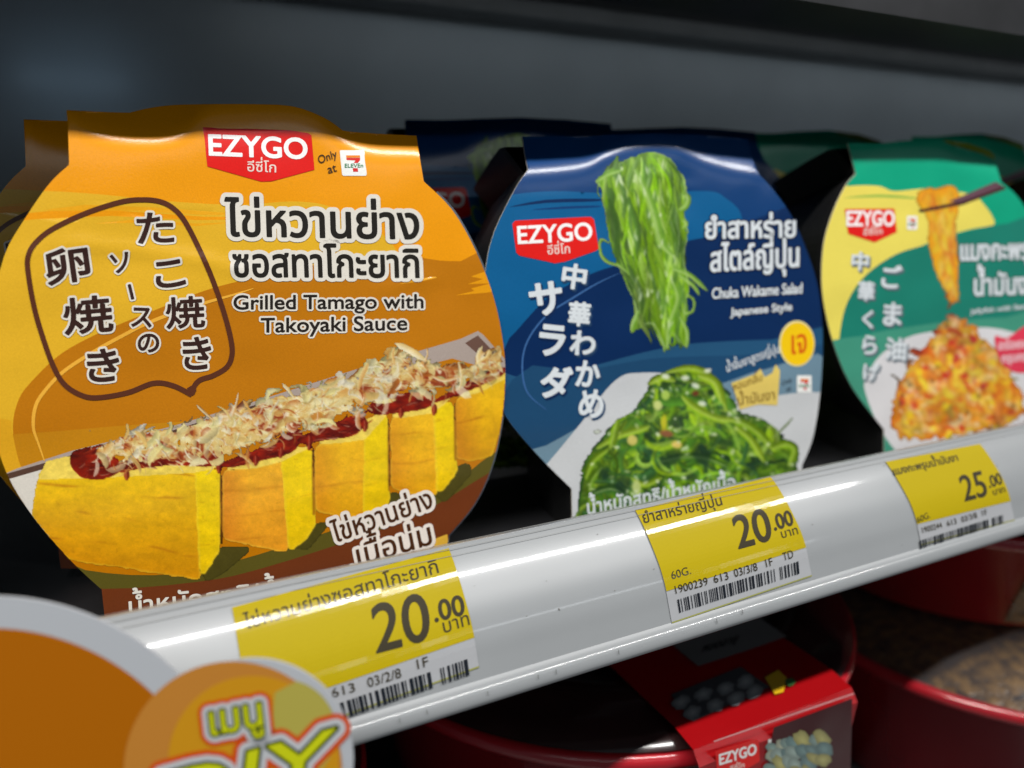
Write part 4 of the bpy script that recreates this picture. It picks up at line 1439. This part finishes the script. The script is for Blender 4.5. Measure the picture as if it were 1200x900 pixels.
g_shapes = [
    ([(1085, 150), (1120, 150), (1150, 165), (1172, 190), (1150, 180), (1110, 168)], lin((120, 140, 20))),
    (catmull([(940, 225), (995, 218), (1030, 218), (1048, 224), (1090, 221), (1140, 228), (1150, 236), (1162, 252), (1164, 264), (1140, 268), (1100, 280), (1060, 300), (1010, 345), (990, 400), (940, 420)], 4, True), yel),
    (catmull([(988, 232), (1030, 228), (1070, 231), (1070, 233), (1030, 231)], 3, True), lin((150, 190, 80))),
    (catmull([(984, 420), (985, 385), (994, 352), (1015, 322), (1050, 298), (1088, 286), (1130, 272), (1180, 262), (1260, 262), (1260, 540), (990, 540)], 4, True), grn2),
    (catmull([(960, 420), (1010, 394), (1060, 384), (1120, 376), (1180, 372), (1260, 372), (1260, 600), (960, 600)], 3, True), lin((66, 152, 126))),
    (catmull([(1014, 460), (1016, 440), (1032, 416), (1062, 396), (1098, 388), (1160, 384), (1210, 400), (1230, 440), (1200, 500), (1140, 530), (1070, 540), (1036, 510)], 4, True), lin((222, 220, 222))),
]
green_pkg = thing('food_package', GS.flat(1110, 590), 'green and yellow package with orange jellyfish salad picture, at the right', 'food package', PKG_GROUP)
mb = MB()
cdt_sheet(mb, GS, G_OUT, g_shapes, 7.0, base=grn, edge_col=lin((226, 214, 190)), dense=(985, 160, 1180, 225, 3.0))
mb.build('front_panel', M_BOARD, green_pkg, True)
tray_parts(GS, G_OUT, green_pkg, 0.042, 0.84, (1105, 350))
badge(GS, green_pkg, [(990, 245), (1048, 244.5), (1051, 272), (1025, 284), (994, 274)], ((992.5, 264.5), (1048, 264.5), (0, -17)), ((1012, 275.5), (1034, 274.5), (0, -6)), bold=0.6)
store_mark(GS, green_pkg, 1063, 253, 12, 16)
heap = catmull([(1044, 500), (1045, 474), (1058, 446), (1072, 424), (1088, 404), (1100, 384), (1118, 371), (1138, 377), (1152, 396), (1168, 412), (1182, 436), (1196, 458), (1200, 478), (1190, 494), (1150, 504), (1100, 513), (1060, 516)], 4, True)
P_ = Raster(1036, 362, 1208, 524, 1.3)
X_, Y_ = P_.X, P_.Y
n1, n2 = nz(X_, Y_, 22, 16, 2, 3)[..., None], nz(X_, Y_, 8, 6, 2, 5)[..., None]
P_.lay(P_.mask(heap, 4.0, 0.9, 3), (c3(206, 96, 22) * (1 - n1) + c3(240, 176, 50) * n1) * (0.82 + 0.36 * n2))
jc = [c3(*c) for c in ((240, 186, 40), (238, 150, 44), (246, 204, 90), (228, 116, 34), (214, 66, 36), (248, 220, 160), (242, 170, 64), (250, 224, 60), (224, 130, 64), (250, 206, 130))]
for k in range(420):
    x, y = random.uniform(1044, 1200), random.uniform(370, 514)
    if not in_poly(np.array([x]), np.array([y]), heap)[0]:
        continue
    c = random.choice(jc) * (0.72 + 0.5 * nz(np.array([x]), np.array([y]), 24, 20, 1, 8)[0])
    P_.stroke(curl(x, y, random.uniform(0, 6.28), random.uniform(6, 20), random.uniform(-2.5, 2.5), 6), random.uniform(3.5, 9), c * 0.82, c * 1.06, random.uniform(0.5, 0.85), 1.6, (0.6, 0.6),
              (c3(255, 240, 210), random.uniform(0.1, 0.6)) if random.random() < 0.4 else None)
for k in range(36):
    x, y = random.uniform(1050, 1195), random.uniform(380, 510)
    if in_poly(np.array([x]), np.array([y]), heap)[0]:
        P_.dab(x, y, random.uniform(2.5, 6), random.uniform(2, 5), random.uniform(0, 3), random.choice((c3(206, 44, 30), c3(216, 70, 40), c3(190, 40, 50), c3(246, 214, 40))), 0.8, 2)
for k in range(70):
    x, y = random.uniform(1050, 1195), random.uniform(380, 510)
    if in_poly(np.array([x]), np.array([y]), heap)[0]:
        P_.dab(x, y, random.uniform(1, 2.6), random.uniform(1, 3.2), random.uniform(0, 3), random.choice((c3(255, 244, 226), c3(255, 236, 210), c3(70, 60, 46))), 0.7, 1.4)
P_.C = P_.C * 0.4 + blur(P_.C, 1.1) * 0.6
P_.emit('jellyfish_salad_picture', GS, green_pkg, 0.00005, G_OUT)
strand = catmull([(1078, 224), (1074, 236), (1086, 255), (1088, 285), (1096, 320), (1110, 345), (1117, 356), (1124, 345), (1123, 300), (1121, 262), (1125, 240), (1123, 224), (1112, 216), (1098, 222), (1088, 219)], 4, True)
P_ = Raster(1066, 208, 1134, 364, 1.3)
X_, Y_ = P_.X, P_.Y
n1 = nz(X_, Y_, 9, 22, 2, 3)[..., None]
P_.lay(P_.mask(strand, 2.5, 0.5, 3), c3(232, 132, 24) * (1 - n1) + c3(250, 196, 30) * n1)
for k in range(120):
    t = random.random()
    x = np.interp(t, [0, .3, 1], [1098, 1105, 1116]) + random.uniform(-1, 1) * np.interp(t, [0, .3, 1], [18, 13, 3])
    y = 222 + 125 * t
    if in_poly(np.array([x]), np.array([y + 8]), strand)[0]:
        c = random.choice(jc[:4] + jc[6:8])
        P_.stroke(curl(x, y, 1.57 + random.uniform(-.4, .4), random.uniform(8, 22), random.uniform(-.8, .8), 5), random.uniform(2, 6), c * 0.85, c * 1.05, 0.7, 1.4, (0.5, 0.4), (c3(255, 236, 170), 0.4) if random.random() < .3 else None)
P_.C = blur(P_.C, 0.9)
P_.emit('lifted_jellyfish_picture', GS, green_pkg, 0.00005, None)
mb = MB()
poly_px(mb, GS, [(1076, 246), (1120, 237), (1168, 215), (1180, 221), (1128, 240), (1078, 249)], lin((70, 36, 38)), 0.00012)
poly_px(mb, GS, [(1112, 236), (1167, 213), (1176, 218), (1125, 237)], lin((106, 72, 84)), 0.00014)
mb.build('chopsticks_picture', M_INK, green_pkg)
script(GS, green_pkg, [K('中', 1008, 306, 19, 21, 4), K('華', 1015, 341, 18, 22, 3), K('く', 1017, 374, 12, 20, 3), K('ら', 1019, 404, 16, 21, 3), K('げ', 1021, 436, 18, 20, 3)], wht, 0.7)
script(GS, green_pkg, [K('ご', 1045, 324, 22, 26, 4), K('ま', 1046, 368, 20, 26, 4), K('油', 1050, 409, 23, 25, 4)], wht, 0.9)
lettering('title_lettering', GS, green_pkg, [place('แมงกะพรุน', (1126, 305), (1218, 303), (0, -18), TH), place('น้ำมันงา', (1142, 346), (1212, 344), (0, -19), TH)], wht, lin((14, 70, 60)), 1.8, 0.9, cell=0.6)
lettering('subtitle_lettering', GS, green_pkg, [place('Jellyfish with Sesame', (1137, 368), (1216, 360), (0, -7.5), 'J')], wht, None, bold=0.2, cell=0.45)
mb = MB()
poly_px(mb, GS, catmull([(1166, 394), (1180, 396), (1205, 380), (1222, 384), (1222, 428), (1200, 437), (1182, 433), (1170, 418)], 4, True), lin((232, 56, 84)), 0.00012)
pk = mb.build('pink_tag', M_INK, green_pkg)
lettering('tag_lettering', GS, pk, [place('อร่อยเด้ง', (1170, 410), (1216, 406), (0, -8), TH), place('กรุบกรอบ', (1174, 425), (1216, 421), (0, -8), TH)], lin((246, 200, 206)), None, bold=0.5, cell=0.5, lift=0.00016)

# ================================================================== repeats standing behind and beside


def at(sheet, x, y):
    return sheet.flat(x, y)


def shift(sheet, src, dst, k):
    p = sheet.flat(*src)
    d = p @ FWD
    return ray(*dst) * (d * k) - p


dup(amber_pkg, shift(YS, (78, 129), (27, 140), 1.165), 'amber package in shade directly behind the nearest amber one', PKG_GROUP)
dup(amber_pkg, (-0.1345, 0.012, 0.0), 'amber package whose right edge just enters the photo at the far left', PKG_GROUP)
dup(blue_pkg, shift(BS, (700, 257), (550, 222), 1.19), 'shaded blue package between the amber and the front blue package', PKG_GROUP)
dup(blue_pkg, shift(BS, (765, 160), (800, 152), 1.30), 'shaded blue package directly behind the front blue one, only its top showing', PKG_GROUP)
dup(green_pkg, shift(GS, (993.5, 168), (873, 156), 1.19), 'shaded green package standing behind, between the front blue and the front green package', PKG_GROUP)
dup(green_pkg, shift(GS, (1100, 165), (1150, 158), 1.25), 'shaded green package directly behind the front green one, only its top showing', PKG_GROUP)
dup(blue_pkg, (0.292, -0.006, 0.0), 'blue package beyond the green one, cut by the right edge of the photo', PKG_GROUP)

# ================================================================== ROUND SIGN in front
SS = Sheet((150, 880), 0.132, -22.0, 10.0)
sign = thing('shelf_sign', SS.flat(150, 1100), 'round orange sign with a white border and a small menu disc, close to the camera', 'sign')
circ = lambda cx, cy, r, a0, a1, n: [(cx + r * math.cos(a), cy + r * math.sin(a)) for a in np.linspace(math.radians(a0), math.radians(a1), n)]
C1, R1 = (-12, 1012), 313
C2, R2 = (297, 889), 117
# outer contour: union of the two discs, traced clockwise in the picture
a1 = None
bigc = circ(*C1, R1, 0, 360, 200)[:-1]
smc = circ(*C2, R2, 0, 360, 120)[:-1]
# walk the big disc outside the small one, then the small one outside the big one
b_out = [p for p in bigc if (p[0] - C2[0]) ** 2 + (p[1] - C2[1]) ** 2 > R2 ** 2]
s_out = [p for p in smc if (p[0] - C1[0]) ** 2 + (p[1] - C1[1]) ** 2 > R1 ** 2]


def unwrap(L):
    """rotate so that the list starts right after its gap"""
    d = [math.hypot(L[i][0] - L[i - 1][0], L[i][1] - L[i - 1][1]) for i in range(len(L))]
    i = int(np.argmax(d))
    return L[i:] + L[:i]


cont = unwrap(b_out) + unwrap(s_out)
mb = MB()
grey = lin((204, 208, 214), 0.55)
fr = [SS.map(x, y, 0) for x, y in cont]
bk = [p - SS.n * 0.0006 for p in fr]
poly_px(mb, SS, cont, grey, 0.0)
for i in range(len(cont)):
    j = (i + 1) % len(cont)
    mb.face([fr[i], fr[j], bk[j], bk[i]], grey)
mb.face(bk[::-1], grey)
mb.build('sign_board', M_SIGN, sign)
mb = MB()
poly_px(mb, SS, circ(*C1, 276, 0, 360, 160)[:-1], lin((200, 114, 0), 0.52), 0.0001)
mb.build('orange_disc', M_SIGN, sign)
mb = MB()
poly_px(mb, SS, circ(C2[0] - 24, C2[1] + 14, 128, 0, 360, 90)[:-1], lin((224, 150, 60), 0.5), 0.00018)
poly_px(mb, SS, circ(297, 892, 100, 0, 360, 90)[:-1], lin((236, 168, 30), 0.5), 0.00024)
poly_px(mb, SS, circ(332, 858, 62, -75, 45, 24) + [(340, 900), (318, 860), (322, 812)], lin((206, 194, 90), 0.5), 0.00027)
disc = mb.build('menu_disc', M_SIGN, sign)
menu = place('เมนู', (248, 862), (308, 850), (-3, -27), TH)
diy = place('DIY', (182, 972), (386, 917), (8, -64), 'D')
mb = MB()
for grp, gs in ((menu, (13, 8.5, 3.0)), (diy, (17, 11, 4.0))):
    sdf_mesh(mb, SS, grp, gs[0], 0.00034, lin((222, 84, 24), 0.6), 1.2)
for grp, gs in ((menu, (13, 8.5, 3.0)), (diy, (17, 11, 4.0))):
    sdf_mesh(mb, SS, grp, gs[1], 0.00040, lin((222, 226, 230), 0.5), 1.0)
    sdf_mesh(mb, SS, grp, gs[2], 0.00046, lin((40, 52, 20)), 0.8)
    sdf_mesh(mb, SS, grp, 0.4, 0.00052, lin((190, 196, 20)), 0.8)
mb.build('menu_lettering', M_SIGN, disc)

# ================================================================== LOWER SHELF: bowls


def lathe(name, mat, prof, c, parent, n=72, a0=0, a1=360):
    mb = MB()
    full = a1 - a0 >= 360
    m = n if full else n + 1
    for k in range(m):
        a = math.radians(a0 + (a1 - a0) * k / n)
        for (r, z) in prof:
            mb.v.append(np.array([c[0] + r * math.cos(a), c[1] + r * math.sin(a), z]))
    L = len(prof)
    for k in range(n):
        k2 = (k + 1) % m
        for i in range(L - 1):
            mb.f.append((k * L + i, k2 * L + i, k2 * L + i + 1, k * L + i + 1))
            mb.c.extend([(0.5, 0.5, 0.5)] * 4)
    return mb.build(name, mat, parent, True)


LOW = -0.284


def bowl(label, c, R, zr, bottom, group):
    t = thing('food_bowl', (c[0], c[1], bottom), label, 'food bowl', group)
    lathe('bowl_body', M_RED, [(0.001, bottom), (R * 0.68, bottom), (R * 0.72, bottom + 0.003), (R * 0.93, zr - 0.006), (R * 0.985, zr - 0.005), (R, zr - 0.002), (R * 0.995, zr + 0.001), (R * 0.97, zr + 0.0015),
                               (R * 0.93, zr - 0.001), (R * 0.9, zr - 0.012), (R * 0.7, bottom + 0.006), (0.001, bottom + 0.005)], c, t)
    return t


BG = 'red food bowls on the lower shelf'
bc = (0.174, 0.2655)
bowl1 = bowl('red bowl with dark lid under a red paper sleeve, middle of the lower shelf', bc, 0.110, -0.170, LOW, BG)
M_SMOKE = mat_plain('smoked_lid_plastic', (0.03, 0.012, 0.012), 0.16, coat=0.5, noise=0.3)
lathe('lid', M_SMOKE, [(0.1085, -0.1675), (0.105, -0.164), (0.096, -0.1635), (0.092, -0.1615), (0.076, -0.1612), (0.0745, -0.1635), (0.001, -0.1635)], bc, bowl1)
# sleeve: a band over the top and down the front
xs0, xs1, yf, zt = 0.1405, 0.2095, 0.1525, -0.1605
mb = MB()
rs = lin((180, 10, 18), 0.55)
prof = [(0.33, zt), (0.20, zt), (yf + 0.012, zt - 0.0002), (yf + 0.003, zt - 0.002), (yf, zt - 0.006), (yf + 0.004, -0.2), (yf + 0.018, -0.262)]
for i in range(len(prof) - 1):
    (ya, za), (yb2, zb) = prof[i], prof[i + 1]
    mb.face([np.array([xs0, ya, za]), np.array([xs0, yb2, zb]), np.array([xs1, yb2, zb]), np.array([xs1, ya, za])], rs)
sl = mb.build('paper_sleeve', M_BOARD, bowl1)


TOPP = Plane((0.16, 0.2, zt), (0, 0, 1))
FRP = Plane((0.16, yf + 0.0016, -0.18), (0, -0.9929, -0.1186))
mb = MB()
poly_px(mb, TOPP, [(788, 757), (820, 742), (886, 722), (922, 747), (880, 762), (818, 782)], lin((120, 120, 122)), 0.0004)
mb.build('price_sticker', M_INK, sl)
lettering('sticker_lettering', TOPP, sl, [place('หมดอายุ', (822, 766), (862, 754), (4, -8), TH)], lin((40, 40, 42)), None, bold=0.3, lift=0.0005, cell=0.6)
mb = MB()
poly_px(mb, TOPP, [(786, 815), (868, 782), (902, 806), (812, 846)], lin((74, 76, 82)), 0.0003)
for k, (x, y) in enumerate(((798, 824), (812, 836), (824, 815), (838, 828), (850, 808), (862, 820), (874, 800), (884, 812))):
    blob(mb, TOPP, (x, y), 11, 8, -0.4, lin((110, 114, 120)), 0.0004 + k * 1e-5, 16, lin((176, 182, 186)))
poly_px(mb, TOPP, [(896, 795), (912, 786), (922, 796), (918, 812), (908, 815)], lin((222, 178, 30)), 0.0004)
blob(mb, TOPP, (926, 801), 6, 5, 0, lin((60, 110, 60)), 0.0006, 10)
mb.build('dumpling_picture', M_INK, sl)
mb = MB()
poly_px(mb, FRP, [(906, 852), (998, 818), (996, 905), (898, 905)], lin((64, 14, 16)), 0.00025)
for k in range(26):
    x, y = 903 + (k % 7) * 10 + random.uniform(-3, 3), 876 + (k // 7) * 12 - (k % 7) * 2.2 + random.uniform(-3, 3)
    c = random.choice(((150, 176, 168), (170, 190, 180), (128, 158, 156), (190, 196, 170), (196, 190, 120)))
    blob(mb, FRP, (x, y), random.uniform(9, 14), random.uniform(6, 9), random.uniform(0.2, 1.0), lin(tuple(q * 0.75 for q in c)), 0.0003 + k * 8e-6, 12, lin(c))
mb.build('dumpling_picture', M_INK, sl)
line_px(mb := MB(), FRP, [(836, 868), (900, 846), (1000, 812)], 1.4, lin((236, 190, 190)), 0.0003)  # thin pale pink line along the sleeve's front edge
mb.build('pale_edge_line', M_INK, sl)
badge(FRP, sl, [(838, 880), (884, 866), (889, 868), (890, 892), (866, 906), (840, 904)], ((843, 896), (886, 883), (-0.5, -12)), ((855, 904), (872, 899), (0, -5)), bold=0.5)
store_mark(FRP, sl, 900, 866, 15, 16)

bc2 = (0.383, 0.216)
bowl2 = bowl('red bowl with a clear lid over brown food, at the right of the lower shelf', bc2, 0.099, -0.205, LOW, BG)
lathe('food', M_FOOD, [(0.001, -0.199), (0.03, -0.200), (0.06, -0.204), (0.08, -0.211), (0.088, -0.216)], bc2, bowl2, 48)
mb = MB()
for k in range(150):
    a, r = random.uniform(0, 6.28), 0.086 * math.sqrt(random.random())
    c = np.array([bc2[0] + r * math.cos(a), bc2[1] + r * math.sin(a), -0.203 - 0.012 * (r / 0.086) ** 2])
    col = lin(random.choice(((196, 140, 50), (120, 74, 26), (84, 58, 30), (70, 66, 34), (150, 96, 40), (210, 170, 90), (60, 40, 24))), 0.26)
    ax, bx, cx_ = random.uniform(.003, .009), random.uniform(.0025, .005), random.uniform(.002, .004)
    t_ = random.uniform(0, 3.14)
    ring = []
    for i in range(5):
        ph = -1.57 + 3.14 * i / 4
        ring.append([c + np.array([math.cos(t_) * ax * math.cos(ph) * math.cos(q) - math.sin(t_) * bx * math.cos(ph) * math.sin(q),
                                   math.sin(t_) * ax * math.cos(ph) * math.cos(q) + math.cos(t_) * bx * math.cos(ph) * math.sin(q), cx_ * math.sin(ph)]) for q in np.linspace(0, 6.283, 9)[:-1]])
    for i in range(4):
        for q in range(8):
            mb.face([ring[i][q], ring[i][(q + 1) % 8], ring[i + 1][(q + 1) % 8], ring[i + 1][q]], col)
fp = mb.build('food_pieces', M_INK, bowl2)
fp['kind'] = 'stuff'
lathe('lid', M_LID, [(0.099, -0.2025), (0.093, -0.200), (0.088, -0.194), (0.082, -0.1925), (0.001, -0.1925)], bc2, bowl2)
bc3 = (0.392, 0.244)
bowl3 = bowl('red bowl stacked on the clear lid, directly below the 25.00 price label', bc3, 0.108, -0.136, -0.1915, BG)
lathe('food_window', M_FOOD, [(0.0805, -0.186), (0.0865, -0.174), (0.094, -0.158)], bc3, bowl3, 24, 232, 285)
lathe('lid', M_SMOKE, [(0.106, -0.1335), (0.102, -0.1305), (0.09, -0.130), (0.001, -0.130)], bc3, bowl3)
bowl4 = bowl('red bowl in deep shade below the 20.00 label at the left', (-0.03, 0.245), 0.09, -0.182, LOW, BG)
lathe('lid', M_SMOKE, [(0.0885, -0.1795), (0.086, -0.176), (0.078, -0.1755), (0.074, -0.1725), (0.001, -0.1715)], (-0.03, 0.245), bowl4)
